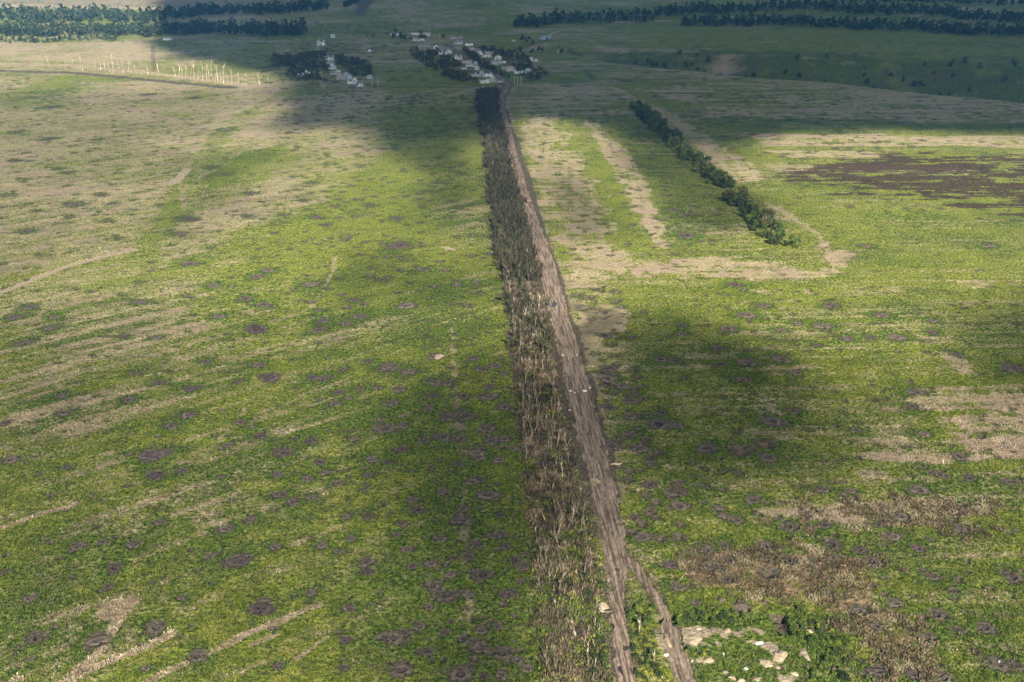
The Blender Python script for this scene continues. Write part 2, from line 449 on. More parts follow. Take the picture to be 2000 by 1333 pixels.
M['brick'] = simple_mat('grey_brick', (.36, .33, .31), (.20, .17, .155), 1.6, (.45, .42, .40))
M['rubble'] = simple_mat('house_rubble', (.36, .33, .30), (.15, .135, .12), .7, (.62, .60, .57))
M['roof'] = simple_mat('slate_roof', (.17, .19, .20), (.30, .33, .34), .6)
M['concrete'] = simple_mat('bleached_concrete', (.44, .41, .37), (.30, .28, .25), 2.5)
M['metal'] = simple_mat('dull_metal', (.20, .20, .19), (.36, .36, .35), 2.0, rough=.6)
M['rust'] = simple_mat('burnt_metal', (.085, .06, .05), (.20, .15, .12), 2.0, rough=.8)
M['dark'] = simple_mat('dark_mud_and_shade', (.020, .017, .014), (.045, .036, .030), 1.0)  # dark tone of muddy holes and wheels, and painted shade in the dugout slit
wm, wn, wb = new_mat('muddy_water')
wb.inputs['Base Color'].default_value = (.022, .022, .026, 1)
wb.inputs['Roughness'].default_value = .45
wb.inputs['Specular IOR Level'].default_value = .5
M['water'] = wm

# ------------------------------------------------------------------ mesh helpers
def mesh_from(name, V, F, mats, smooth=False, mat_idx=None):
    me = bpy.data.meshes.new(name)
    V = np.asarray(V, dtype=np.float32).reshape(-1, 3)
    if isinstance(F, np.ndarray):
        k = F.shape[1]
        me.vertices.add(len(V)); me.loops.add(F.size); me.polygons.add(len(F))
        me.vertices.foreach_set('co', V.ravel())
        me.loops.foreach_set('vertex_index', F.astype(np.int32).ravel())
        me.polygons.foreach_set('loop_start', np.arange(0, F.size, k, dtype=np.int32))
        if mat_idx is not None:
            me.polygons.foreach_set('material_index', np.asarray(mat_idx, dtype=np.int32))
        me.update(calc_edges=True)
    else:
        me.from_pydata([tuple(map(float, v)) for v in V], [], F)
        if mat_idx is not None:
            me.polygons.foreach_set('material_index', np.asarray(mat_idx, dtype=np.int32))
        me.update()
    if smooth:
        me.polygons.foreach_set('use_smooth', np.ones(len(me.polygons), bool))
    for m in (mats if isinstance(mats, (list, tuple)) else [mats]):
        me.materials.append(m)
    return me

def link(name, me, loc=(0, 0, 0), rz=0.0, parent=None, scale=None):
    o = bpy.data.objects.new(name, me)
    COL.objects.link(o)
    if parent is not None:
        o.parent = parent
    o.location = loc
    o.rotation_euler = (0, 0, rz)
    if scale is not None:
        o.scale = scale if isinstance(scale, (tuple, list)) else (scale,) * 3
    return o

def tag(o, label=None, cat=None, group=None, kind=None):
    if label: o['label'] = label
    if cat: o['category'] = cat
    if group: o['group'] = group
    if kind: o['kind'] = kind
    return o

class MB:
    def __init__(s):
        s.v = []; s.f = []; s.m = []
    def add(s, v, f, mi=0):
        o = len(s.v); s.v += [tuple(p) for p in v]; s.f += [tuple(i + o for i in q) for q in f]; s.m += [mi] * len(f)
    def tube(s, pts, rad, n=6, mi=0, cap=True):
        rings = []
        for i, p in enumerate(pts):
            p = Vector(p)
            a = Vector(pts[max(0, i - 1)]); b = Vector(pts[min(len(pts) - 1, i + 1)])
            t = (b - a).normalized() if (b - a).length > 1e-6 else Vector((0, 0, 1))
            x = t.orthogonal().normalized(); y = t.cross(x)
            rings.append([p + (x * math.cos(2 * math.pi * k / n) + y * math.sin(2 * math.pi * k / n)) * rad[i] for k in range(n)])
        # keep rings aligned
        v = [q for r_ in rings for q in r_]; f = []
        for i in range(len(rings) - 1):
            base = rings[i]; nxt = rings[i + 1]
            off = min(range(n), key=lambda k: (nxt[k] - base[0]).length - 0)
            for k in range(n):
                a = i * n + k; b = i * n + (k + 1) % n
                c = (i + 1) * n + (k + 1 + off) % n; d = (i + 1) * n + (k + off) % n
                f.append((a, b, c, d))
            rings[i + 1] = nxt
        if cap:
            f.append(tuple(range(n))[::-1]); f.append(tuple((len(rings) - 1) * n + k for k in range(n)))
        s.add(v, f, mi)
    def box(s, c, sz, rz=0.0, mi=0, tilt=0.0):
        cx, cy, cz = c; hx, hy, hzz = sz[0] / 2, sz[1] / 2, sz[2] / 2
        mat = Matrix.Rotation(rz, 3, 'Z') @ Matrix.Rotation(tilt, 3, 'X')
        v = [mat @ Vector((sx * hx, sy * hy, sz_ * hzz)) + Vector(c) for sx in (-1, 1) for sy in (-1, 1) for sz_ in (-1, 1)]
        s.add(v, [(0, 1, 3, 2), (4, 6, 7, 5), (0, 4, 5, 1), (2, 3, 7, 6), (0, 2, 6, 4), (1, 5, 7, 3)], mi)
    def mesh(s, name, mats, smooth=False):
        return mesh_from(name, s.v, s.f, mats, smooth, s.m)

def leaf_cloud(r, n, centers, size, squash=1.0, up=0.3):
    """n bent leaf sprays spread through the lobes 'centers' [(x,y,z,rx,ry,rz)]; returns V, F arrays"""
    g = np.random.default_rng(r)
    c = np.array(centers)
    vol = (c[:, 3] * c[:, 4] * c[:, 5]) ** (2 / 3.)
    idx = g.choice(len(c), n, p=vol / vol.sum())
    d = g.normal(size=(n, 3)); d /= np.linalg.norm(d, axis=1)[:, None]
    rad = g.random(n) ** 0.45 * (0.8 + .35 * g.random(n))
    p = c[idx, :3] + d * c[idx, 3:6] * rad[:, None]
    # spray quads
    a = g.normal(size=(n, 3)) + d * .6; a[:, 2] += up; a /= np.linalg.norm(a, axis=1)[:, None]
    b = np.cross(a, g.normal(size=(n, 3))); b /= np.linalg.norm(b, axis=1)[:, None]
    s1 = size * (0.6 + .8 * g.random(n))[:, None]; s2 = s1 * (.45 + .4 * g.random(n))[:, None]
    nrm = np.cross(a, b)
    V = np.stack([p - a * s1 * .5, p + b * s2 * .5 + nrm * s1 * .12, p + a * s1 * .5, p - b * s2 * .5 + nrm * s1 * .12], 1).reshape(-1, 3)
    F = np.arange(n * 4).reshape(-1, 4)
    return V, F

ONES = ['', 'first', 'second', 'third', 'fourth', 'fifth', 'sixth', 'seventh', 'eighth', 'ninth', 'tenth', 'eleventh', 'twelfth', 'thirteenth',
        'fourteenth', 'fifteenth', 'sixteenth', 'seventeenth', 'eighteenth', 'nineteenth']
TENS = {20: 'twenti', 30: 'thirti', 40: 'forti', 50: 'fifti', 60: 'sixti', 70: 'seventi', 80: 'eighti', 90: 'nineti'}
def ordw(k):
    if k < 20:
        return ONES[k]
    if k >= 100:
        return 'hundred-' + (ordw(k - 100) if k > 100 else 'even')
    t, o = k // 10 * 10, k % 10
    return TENS[t] + 'eth' if o == 0 else TENS[t][:-1] + 'y-' + ONES[o]

# ------------------------------------------------------------------ ground sheet
FIELD = {}
def cover(x, y, nm):
    i = np.clip(np.searchsorted(FIELD['ys'], y), 0, len(FIELD['ys']) - 1)
    j = np.clip(np.searchsorted(FIELD['cs'], x / FIELD['wid'][i]), 0, len(FIELD['cs']) - 1)
    return FIELD[nm][i, j]

def build_ground():
    pys = np.linspace(1425, -25, 860)
    near = np.linspace(-400, P(1000, 1425)[1], 26)[:-1]
    mid = np.array([P(1000, p)[1] for p in pys])
    far = np.geomspace(mid[-1] * 1.03, 15000, 45)
    ys = np.concatenate([near, mid, far])
    cc = np.linspace(-.565, .565, 1180)
    ex = np.geomspace(.58, 3.2, 26)
    cs = np.concatenate([-ex[::-1], cc, ex])
    wid = np.maximum(ys * CP + H * SP, 190.0)
    Y, C = np.meshgrid(ys, cs, indexing='ij')
    X = C * wid[:, None]
    ny, nx = X.shape
    x = X.ravel(); y = Y.ravel()
    N = x.size
    Z = relief(x, y)
    pix = Zd(np.maximum(y, 100)) / 1024.0            # metres per rendered pixel
    # --- noise fields
    nA = fbm(x / 14., y / 14., 1, 4) - .5
    nB = fbm(x / 45., y / 45., 2, 4) - .5
    nC = fbm(x / 4., y / 4., 3, 3) - .5
    nD = fbm(x / 160., y / 160., 4, 3) - .5
    def along(v0, v1, la, lb, seed):
        d = Vector((v1[0] - v0[0], v1[1] - v0[1])).normalized()
        a = x * d.x + y * d.y; b_ = -x * d.y + y * d.x
        return fbm(a / la, b_ / lb, seed, 3) - .5
    st_l = along(P(400, 1290), P(620, 1190), 38., 2.6, 40)      # sowing direction of the left field
    st_l2 = along(P(0, 1030), P(150, 985), 60., 5., 41)
    st_r = along((0, 0), (1, 0.02), 42., 2.6, 42)
    st_h = along((0, 0), (AXIS.x + .1, AXIS.y), 50., 3.2, 43)

    dry = np.zeros(N); soil = np.zeros(N); lush = np.zeros(N); burnt = np.zeros(N); sand = np.zeros(N); reed = np.zeros(N)
    left = sst(4, -4, x - np.interp(y, [P(1050, p)[1] for p in (1333, 900, 600, 400, 200)], [P(belt_left(p), p)[0] for p in (1333, 900, 600, 400, 200)]))
    right = 1 - left
    # base cover
    dry += left * (.20 + st_l * (.6 + 1.1 * np.exp(-((y - 330) / 90.) ** 2)) + st_l2 * .7 + nB * .5 + nC * .3)
    lower_l = left * sst(P(0, 640)[1], P(0, 1000)[1], y)
    dry += left * .18 * sst(-60, -160, x) * sst(240, 330, y)
    dry += right * (.20 + st_r * 1.4 + nB * .5 + nC * .2)
    lush += .30 + nB * 1.4 + nA * 1.4 + left * st_l * -.6

    def reg(arr, pts, val, soft=6., amp=12., ragged=None, mode='add'):
        q = W(pts)
        mk = box_of(x, y, q, soft + amp + 5)
        if not mk.any():
            return
        d = sdpoly(x[mk], y[mk], q)
        f = sst(-soft, soft, d + (ragged[mk] if ragged is not None else nA[mk]) * 2 * amp)
        if arr is dry and val > .5:
            st = st_h[mk] if max(p[0] for p in pts) < 1500 and min(p[0] for p in pts) > 1000 and pts[0][1] < 460 else (st_r[mk] if pts[0][0] > 1000 else st_l[mk])
            f = f * np.clip(1.08 + st * 2.0 + nC[mk] * 2.4 + nA[mk] * 1.2, 0, 1.6)
        if mode == 'add':
            arr[mk] += f * val
        elif mode == 'max':
            arr[mk] = np.maximum(arr[mk], f * val)
        else:
            arr[mk] = arr[mk] * (1 - f) + f * val
    def ln(arr, pts, val, wd, soft=1.0, amp=1.5):
        q = W(pts)
        mk = box_of(x, y, q, wd + soft + amp + 4)
        if not mk.any():
            return
        d = sdline(x[mk], y[mk], q)
        f = sst(wd + soft, wd - soft, d + (nA[mk] + nC[mk]) * 2 * amp)
        arr[mk] = np.maximum(arr[mk], f * val * (1.6 if arr is dry else 1.35))

    # left fields
    reg(dry, [(-400, 128), (540, 176), (430, 245), (365, 320), (340, 390), (300, 450), (250, 492), (-400, 640)], .36, 8, 14)
    reg(dry, [(-400, 82), (305, 82), (305, 118), (-400, 122)], .5, 10, 10)
    reg(dry, [(440, 285), (540, 190), (750, 180), (750, 300), (640, 390), (520, 430), (330, 505), (320, 440), (430, 400), (600, 300)], .42, 6, 10)
    reg(lush, [(0, 130), (160, 150), (300, 162), (260, 175), (0, 185)], .4, 8, 10)
    reg(dry, [(395, 350), (480, 300), (560, 282), (560, 296), (470, 345), (420, 365)], -.7, 3, 4)
    reg(dry, [(300, 440), (350, 330), (380, 330), (330, 460), (250, 490)], -.5, 4, 6)
    reg(dry, [(500, 470), (640, 400), (740, 330), (830, 400), (900, 520), (800, 600), (600, 590), (380, 600)], -.35, 12, 20)
    reg(lush, [(500, 470), (640, 400), (740, 330), (830, 400), (900, 520), (800, 600), (600, 590), (380, 600)], -.35, 12, 20)
    reg(lush, [(780, 560), (990, 560), (1045, 1333), (800, 1333)], .35, 10, 14)
    reg(dry, [(780, 560), (990, 560), (1045, 1333), (800, 1333)], -.18, 10, 14)
    reg(dry, [(0, 560), (420, 560), (380, 760), (0, 960)], .16, 14, 20)
    reg(lush, [(0, 1050), (420, 1000), (640, 1333), (0, 1333)], .12, 12, 16)
    ln(dry, [(-30, 590), (0, 574), (60, 548), (130, 521), (200, 500), (258, 487)], 1.25, 2.1, 1.2, 1.0)
    ln(sand, [(-30, 590), (0, 574), (60, 548), (130, 521), (200, 500), (250, 490)], .8, 1.7, 1.2, 1.3)
    ln(dry, [(360, 400), (352, 345), (400, 262), (430, 232), (470, 215), (525, 190)], .5, 1.8, 2.0, 3.2)
    for (a, b_) in (((420, 226), (470, 216)), ((392, 248), (414, 243)), ((340, 355), (365, 330))):
        ln(sand, [a, b_], .85, 3.2, 1.5, 2.)
    ln(dry, [(-20, 125), (140, 128), (300, 145), (430, 160), (540, 176)], 1.2, 7, 4, 3)
    ln(sand, [(-20, 130), (150, 132), (300, 148), (470, 163)], .62, 2.6, 2, 2.5)
    ln(soil, [(-20, 138), (140, 142), (300, 158), (450, 172)], .75, 7, 4, 4)
    ln(soil, [(297, 88), (302, 140)], .42, 3.2, 1.6, 1.5)
    ln(dry, [(110, 1350), (150, 1318), (205, 1262), (232, 1205), (262, 1172)], 1.3, 1.25, .6, .5)
    reg(dry, [(180, 1200), (205, 1180), (260, 1165), (275, 1178), (240, 1200), (215, 1210)], 1.8, 1, 1)
    ln(dry, [(160, 1320), (220, 1290), (290, 1262), (335, 1238)], 1.25, .9, .5, .5)
    ln(dry, [(265, 1345), (330, 1312), (400, 1282), (470, 1246), (540, 1215), (622, 1183)], 1.15, .9, .5, .7)
    ln(dry, [(440, 1325), (520, 1292)], 1.0, .5, .4, .5)
    ln(dry, [(490, 1262), (540, 1240)], 1.0, .8, .4, .6)
    ln(dry, [(575, 1290), (640, 1245)], 1.0, .5, .4, .6)
    ln(dry, [(5, 1032), (60, 1012), (150, 985)], 1.1, .9, .5, .6)
    ln(dry, [(5, 780), (70, 758), (140, 737)], 1.05, .9, .6, .8)
    ln(dry, [(95, 730), (165, 705)], 1.0, 1.3, .6, .8)
    ln(dry, [(0, 832), (60, 812), (150, 788)], 1.0, 2.0, 1, 1.2)
    ln(dry, [(345, 768), (400, 752), (455, 738)], .55, .7, .5, .8)
    ln(dry, [(500, 810), (560, 790), (600, 768), (680, 742)], .5, .8, .5, .8)
    ln(dry, [(390, 905), (440, 850), (480, 800)], .45, 1.0, .6, 1.)
    ln(dry, [(655, 500), (650, 530), (620, 580), (600, 610)], .5, .8, .6, .9)
    reg(dry, [(360, 1010), (430, 995), (455, 1030), (380, 1035)], .5, 1.5, 3)
    ln(dry, [(868, 484), (885, 487)], 1.0, 1.6, .6, .6)
    ln(dry, [(883, 640), (888, 740), (895, 830), (905, 900), (906, 1000), (914, 1160), (918, 1240), (925, 1333)], .62, .85, .9, 1.6)
    ln(soil, [(886, 740), (897, 830), (904, 900), (906, 1000), (912, 1080)], .42, .9, .9, 2.2)
    for dx in (-14, -4):
        ln(soil, [(1012 + dx, 930), (1020 + dx, 1040), (1026 + dx, 1180)], .75, .09, .10, .02)
        ln(lush, [(1012 + dx, 930), (1020 + dx, 1040), (1026 + dx, 1180)], 1.2, .22, .12, .02)
    # right of the road
    reg(dry, [(1105, 540), (1195, 560), (1225, 700), (1215, 810), (1165, 810), (1130, 650)], .5, 3, 10)
    reg(soil, [(1110, 560), (1180, 580), (1205, 700), (1200, 800), (1165, 800), (1130, 650)], .22, 3, 10)
    reg(dry, [(1015, 235), (1085, 228), (1130, 300), (1190, 400), (1215, 500), (1120, 500), (1075, 430), (1045, 320)], .62, 4, 14)
    reg(soil, [(1060, 340), (1130, 340), (1190, 460), (1110, 470)], .32, 6, 12)
    reg(dry, [(1135, 295), (1160, 280), (1195, 330), (1250, 430), (1280, 470), (1200, 490), (1180, 420)], -.6, 5, 6)
    reg(dry, [(1145, 235), (1165, 240), (1215, 285), (1270, 370), (1285, 440), (1305, 490), (1275, 480), (1240, 420), (1205, 350)], 1.0, 2.5, 4)
    reg(dry, [(1198, 172), (1225, 178), (1300, 215), (1380, 265), (1470, 320), (1490, 350), (1445, 358), (1400, 330), (1330, 262), (1290, 228), (1235, 205)], .75, 3, 5)
    reg(lush, [(1200, 240), (1250, 230), (1500, 500), (1290, 440)], .25, 8, 8)
    reg(dry, [(1095, 470), (1180, 480), (1240, 512), (1420, 508), (1540, 520), (1650, 528), (1600, 545), (1400, 542), (1200, 545), (1110, 555)], .95, 3, 6)
    ln(dry, [(1500, 400), (1560, 435), (1600, 460), (1610, 485), (1640, 520)], .62, 2.2, 2.0, 4.0)
    reg(dry, [(1500, 405), (1530, 408), (1560, 435), (1540, 440), (1505, 425)], .55, 2, 7)
    reg(dry, [(1600, 500), (1650, 490), (1665, 515), (1610, 525)], .51, 2, 8)
    reg(dry, [(1130, 600), (1205, 590), (1215, 640), (1150, 680), (1120, 650)], .8, 3, 7)
    reg(soil, [(1135, 600), (1205, 596), (1210, 630), (1160, 650)], .4, 3, 7)
    reg(dry, [(1460, 568), (1760, 560), (1760, 570), (1500, 580)], .6, 2, 6)
    reg(dry, [(1850, 545), (2100, 540), (2100, 560), (1880, 560)], .7, 2, 5)
    reg(dry, [(1450, 258), (2300, 275), (2300, 292), (1500, 282)], .95, 3, 7, st_r)
    reg(dry, [(1480, 292), (1700, 296), (1720, 306), (1560, 308)], 1.0, 3, 4)
    reg(dry, [(1480, 320), (1900, 330), (1900, 345), (1500, 335)], .45, 3, 10)
    reg(dry, [(1240, 172), (1400, 166), (1520, 148), (1800, 150), (2300, 190), (2300, 245), (1600, 232), (1400, 225)], .55, 8, 16)
    reg(burnt, [(1620, 322), (1750, 305), (2300, 300), (2300, 440), (1960, 412), (1800, 395), (1660, 372), (1540, 352)], 1.0, 10, 26, st_r + nA * .5)
    reg(dry, [(1470, 400), (2200, 420), (2200, 540), (1600, 520)], -.1, 10, 10)
    reg(lush, [(1350, 225), (2300, 245), (2300, 262), (1420, 252)], .5, 5, 8)
    reg(dry, [(1770, 765), (1860, 745), (2200, 760), (2200, 905), (1900, 890), (1830, 850)], .75, 3, 9)
    reg(dry, [(1680, 895), (1760, 872), (2000, 870), (2100, 900), (1850, 912)], .75, 2, 5)
    reg(dry, [(1460, 725), (1590, 712), (1680, 730), (1560, 742)], .65, 2, 5)
    reg(dry, [(1660, 735), (1700, 725), (1730, 745), (1690, 752)], .8, 1.5, 3)
    reg(dry, [(1840, 690), (1880, 700), (1915, 735), (1880, 740)], .7, 1.5, 4)
    reg(dry, [(1500, 780), (1800, 770), (1780, 860), (1500, 870)], .24, 5, 12)
    reg(dry, [(1480, 1000), (1750, 970), (1960, 992), (1900, 1030), (1760, 1050), (1620, 1020)], .7, 2.5, 6)
    reg(dry, [(1670, 922), (1720, 918), (1730, 935), (1680, 940)], .6, 1.5, 3)
    reg(reed, [(1290, 1092), (1420, 1070), (1560, 1076), (1700, 1100), (1715, 1150), (1690, 1190), (1640, 1185), (1500, 1165), (1400, 1150), (1330, 1130)], .85, 2, 5)
    reg(reed, [(1590, 1190), (1700, 1170), (1760, 1210), (1830, 1260), (1860, 1333), (1740, 1333), (1690, 1290), (1660, 1230)], .8, 2, 6)
    reg(reed, [(1440, 1040), (1900, 1050), (1900, 1140), (1700, 1120)], .30, 4, 8)
    reg(dry, [(1200, 1050), (1300, 1080), (1320, 1110), (1290, 1110), (1215, 1075)], .4, 1.5, 3)
    # trenched ground in the lower right
    reg(lush, [(1285, 1175), (1640, 1196), (1665, 1260), (1650, 1345), (1355, 1345), (1320, 1230)], .9, 2, 3)
    reg(dry, [(1285, 1175), (1640, 1196), (1665, 1260), (1650, 1345), (1355, 1345), (1320, 1230)], -.35, 2, 3)
    reg(sand, [(1335, 1238), (1372, 1236), (1376, 1258), (1340, 1262)], .8, .8, 2.2)
    reg(sand, [(1385, 1228), (1430, 1228), (1475, 1248), (1500, 1262), (1440, 1268), (1420, 1262)], .55, .8, 4.5)
    reg(sand, [(1440, 1250), (1515, 1240), (1535, 1262), (1548, 1298), (1515, 1302), (1490, 1280), (1470, 1266)], .68, .8, 3.5)
    reg(sand, [(1475, 1290), (1520, 1286), (1530, 1304), (1490, 1306)], .75, .8, 2.5)
    reg(sand, [(1345, 1285), (1390, 1280), (1398, 1296), (1360, 1300)], .7, .8, 1.5)
    reg(sand, [(1278, 1235), (1300, 1240), (1316, 1333), (1300, 1333)], .60, .8, 2)
    reg(sand, [(1330, 1222), (1480, 1225), (1560, 1262), (1560, 1345), (1400, 1345), (1350, 1290)], .30, 1.5, 1); sand += (sand > .15) * (sand < .9) * (nC * 2.6 + nA * .8)
    # drier scrubby slopes and plateaus far away; ravine shade painted into the cover
    d = sdline(x, y, RAV)
    slope = sst(130, 60, d + nB * 60) * sst(850, 1000, y)
    lush += slope * (.3 + nB * 1.5); soil += slope * (.2 + nA * .6); dry += slope * nB * 1.2
    reg(dry, [(1100, 60), (2400, 60), (2400, 125), (1500, 108), (1330, 92)], -.3, 20, 20); reg(lush, [(1240, 58), (2400, 58), (2400, 126), (1500, 103), (1300, 85)], -.55, 14, 12)
    RS = [(1120, 92), (1250, 104), (1500, 104), (1700, 114), (2000, 129), (2500, 150), (2500, 176), (2000, 160), (1850, 152), (1700, 141), (1560, 138), (1400, 128), (1230, 120)]  # dark band painting in the shade on the ravine's far wall
    reg(lush, RS, .75, 10, 20); reg(soil, RS, .22, 10, 34); reg(dry, RS, -.5, 14, 14)
    reg(lush, [(1900, 150), (2500, 160), (2500, 200), (2040, 184), (1900, 166)], 1.0, 6, 6); reg(dry, [(1900, 150), (2500, 160), (2500, 200), (2040, 184), (1900, 166)], -.8, 6, 6)
    reg(soil, [(-400, 2), (600, -10), (640, 16), (330, 12), (0, 10)], .5, 20, 12)
    reg(dry, [(-400, -15), (620, -15), (600, 12), (350, 14), (-400, 18)], .8, 20, 12)
    reg(soil, [(700, -15), (745, -15), (712, 30), (690, 30)], .9, 10, 6)
    reg(soil, [(560, 100), (1060, 78), (1080, 180), (600, 180)], .12, 20, 20)
    for pl, wd in (([(540, 82), (575, 88), (592, 100), (596, 118)], 3.0), ([(1120, 165), (1165, 160), (1400, 152), (1540, 148)], 1.6), ([(600, 172), (930, 172)], 1.8),
                   ([(1165, 160), (1140, 135)], 2.0), ([(1700, 160), (1900, 160)], .5)):
        ln(lush, pl, 1.3, wd * 1.5, 2, 1)
    for pl, wd in (([(450, 78), (530, 80), (640, 72)], 3.2), ([(740, 62), (850, 70)], 3.0), ([(1065, 76), (1085, 62), (1098, 60)], 3.0), ([(1200, 43), (1500, 36)], 4.0),
                   ([(1130, 68), (1180, 66)], 3), ([(620, 84), (622, 130), (632, 175)], 2.2), ([(1820, 52), (2000, 60)], 5)):
        ln(dry, pl, 1.1, wd, 2, 1)
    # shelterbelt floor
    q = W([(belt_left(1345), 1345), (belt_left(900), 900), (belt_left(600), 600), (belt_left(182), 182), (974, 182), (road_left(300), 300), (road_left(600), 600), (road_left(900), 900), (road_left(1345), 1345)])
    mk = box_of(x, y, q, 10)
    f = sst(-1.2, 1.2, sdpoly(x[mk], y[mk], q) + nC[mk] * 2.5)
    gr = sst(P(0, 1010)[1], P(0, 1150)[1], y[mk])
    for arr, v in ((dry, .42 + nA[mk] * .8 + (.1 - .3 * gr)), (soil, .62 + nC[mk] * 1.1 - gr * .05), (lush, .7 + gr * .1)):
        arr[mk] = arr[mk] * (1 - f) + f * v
    reg(soil, [(990, 640), (1100, 640), (1130, 900), (1020, 900), (985, 760)], .45, 3, 5)
    for (a, b_) in (((1075, 730), 7), ((1060, 745), 5), ((1045, 822), 5), ((1080, 826), 4), ((1096, 1012), 3.4), ((1103, 968), 3.6), ((1060, 925), 2.5), ((1032, 560), 4), ((1085, 1298), 2), ((1115, 1300), 2)):
        reg(sand, [(a[0] - b_ * 2, a[1] + b_ * .7), (a[0] + b_ * 2, a[1] + b_ * .7), (a[0] + b_ * 1.6, a[1] - b_), (a[0] - b_ * 1.8, a[1] - b_)], .75, 1.0, 1.6)
    # verges of the road
    q2 = [road_poly, side_poly]
    dr = np.full(N, -1e3)
    for q in q2:
        mk = box_of(x, y, q, 14)
        dr[mk] = np.maximum(dr[mk], sdpoly(x[mk], y[mk], q))
    near_road = sst(-7.0, -.5, dr + nA * 9) * sst(1300, 900, y)
    soil += sst(-2.2, -.2, dr + nA * 3.0 + nC * 2.5) * .6; dry += sst(-5, -1, dr + nA * 5) * .2 * sst(900, 500, y)
    rv = near_road * right * sst(P(0, 1060)[1], P(0, 960)[1], y)
    soil += rv * .30; dry += rv * .30
    ln(soil, BYPASS, .95, 1.7, .6, .5)
    ln(lush, [(p[0] + 4, p[1]) for p in BYPASS], .9, 2.6, .8, .5)
    onroad = sst(-.5, .3, dr)

    fr = sst(800, 1000, y)
    dry += fr * (nD * 1.3 + nB * .9); lush += fr * (nB * 1.2 - nD * .8)
    # --- shell marks
    veg = np.ones(N)
    Zr = Z.reshape(ny, nx)
    soil2 = soil.reshape(ny, nx); lush2 = lush.reshape(ny, nx); veg2 = veg.reshape(ny, nx)
    dry2 = dry.reshape(ny, nx)
    nC2 = nC.reshape(ny, nx)
    def stamp(cx, cy, r, kind, obj):
        R_ = r * (3.0 if obj else 1.6) + .5
        i0, i1 = np.searchsorted(ys, cy - R_), np.searchsorted(ys, cy + R_)
        if i1 <= i0:
            return
        wv = wid[i0:i1]
        j0 = np.searchsorted(cs, (cx - R_) / wv.min() if cx - R_ > 0 else (cx - R_) / wv.min()) - 1
        j1 = np.searchsorted(cs, (cx + R_) / (wv.min() if cx + R_ > 0 else wv.max())) + 1
        j0 = max(0, min(j0, np.searchsorted(cs, (cx - R_) / wv.max()) - 1)); j1 = min(nx, j1)
        sl = (slice(i0, i1), slice(j0, j1))
        dx = X[sl] - cx; dy = Y[sl] - cy
        dd = np.hypot(dx, dy) / r
        th = np.arctan2(dy, dx)
        sd = (cx * 13.7 + cy * 7.3) % 50
        rag = 1 + .24 * np.sin(th * 2 + sd * 5) + .22 * np.sin(th * 3 + sd) + .15 * np.sin(th * 7 + sd * 2) + .12 * np.sin(th * 13 + sd * 3) + nC2[sl] * 1.2
        if obj:
            rag = .52 + .48 * rag
            halo = sst(1.34 * rag, .80 * rag, dd)
            soil2[sl] = np.maximum(soil2[sl], halo * (1.05 if kind != 0 else .85))
            if kind:
                lush2[sl] += sst(2.8, 1.0, dd / rag) * .75
                dry2[sl] -= sst(2.4, 1.0, dd / rag) * .6
            core = sst(.85, .5, dd)
            veg2[sl] *= 1 - core
            Zr[sl] -= core * .16 + min(r, 2.2) * .62 * np.exp(-(dd / .27) ** 2) * (1 if r > .5 else 0)
        else:
            rag = .75 + .25 * rag
            halo = sst(1.15 * rag, .45 * rag, dd)
            soil2[sl] = np.maximum(soil2[sl], halo * .98)
            dry2[sl] -= sst(1.6, .9, dd) * .4
            lush2[sl] += sst(1.5, .8, dd) * .35
            Zr[sl] -= r * .4 * np.exp(-(dd / .4) ** 2)
            veg2[sl] *= 1 - halo * .7
    for c in EXTRA:
        stamp(c[0], c[1], c[2], 1, False)
    for c in CRATERS:
        stamp(c[0], c[1], c[2], c[3], c[3] < 3)
    Z = Zr.ravel()
    # --- vegetation relief
    amp = .55 * (1 - onroad) * veg * (1 - np.clip(sand, 0, 1) * .8) * (1 - sst(.5, 1, soil) * .6)
    v1 = fbm(x / 1.7, y / 1.7, 60, 3); v2 = fbm(x / 4.6, y / 4.6, 61, 2); v3 = fbm(x / .8, y / .8, 62, 2)
    veg_h = (v1 - .35) * 1.0 * sst(1.1, .45, pix) + (v2 - .4) * .9 * sst(2.4, 1.0, pix) + (v3 - .4) * .55 * sst(.42, .28, pix)
    Z += amp * veg_h * (1 + .7 * reed)
    Z += np.clip(sand, 0, 1) * sst(300, 250, y) * .25
    # ditch, ramp pit and holes of the trench system
    def dig(pts, depth, soft, prof='poly', wd=1.5):
        nonlocal Z
        q = W(pts)
        mk = box_of(x, y, q, soft + wd + 3)
        if prof == 'poly':
            f = sst(-soft, soft, sdpoly(x[mk], y[mk], q))
        else:
            f = sst(wd + soft, wd - soft, sdline(x[mk], y[mk], q))
        Z[mk] -= f * depth
        lush[mk] += f * .6 if prof != 'poly' else 0
    dig([(1240, 1212), (1300, 1208), (1380, 1212), (1460, 1208), (1500, 1200), (1560, 1196)], 1.3, .8, 'line', 1.0)
    dig([(1503, 1196), (1533, 1196), (1547, 1240), (1520, 1240)], 1.8, .35)
    dig([(1080, 1186), (1200, 1190)], 1.0, .4, 'line', .6)
    reg(soil, [(1500, 1194), (1535, 1194), (1547, 1240), (1518, 1240)], 1.2, .4, .3)
    dig([(1540, 1262), (1560, 1300), (1575, 1345)], .7, .6, 'line', .6)
    Z -= onroad * .30
    burnt = np.clip(burnt * (.85 + st_r * 4.0 + nA * 2.6 + nC * 1.2), 0, 1.2)
    dry = dry * (1 + nC * .5 + nB * .35)
    FIELD.update(ys=ys, cs=cs, wid=wid, dry=dry.reshape(ny, nx), soil=soil.reshape(ny, nx), lush=lush.reshape(ny, nx), sand=sand.reshape(ny, nx), reed=reed.reshape(ny, nx))
    V = np.stack([x, y, Z], 1)
    i = np.arange(ny - 1)[:, None] * nx + np.arange(nx - 1)[None, :]
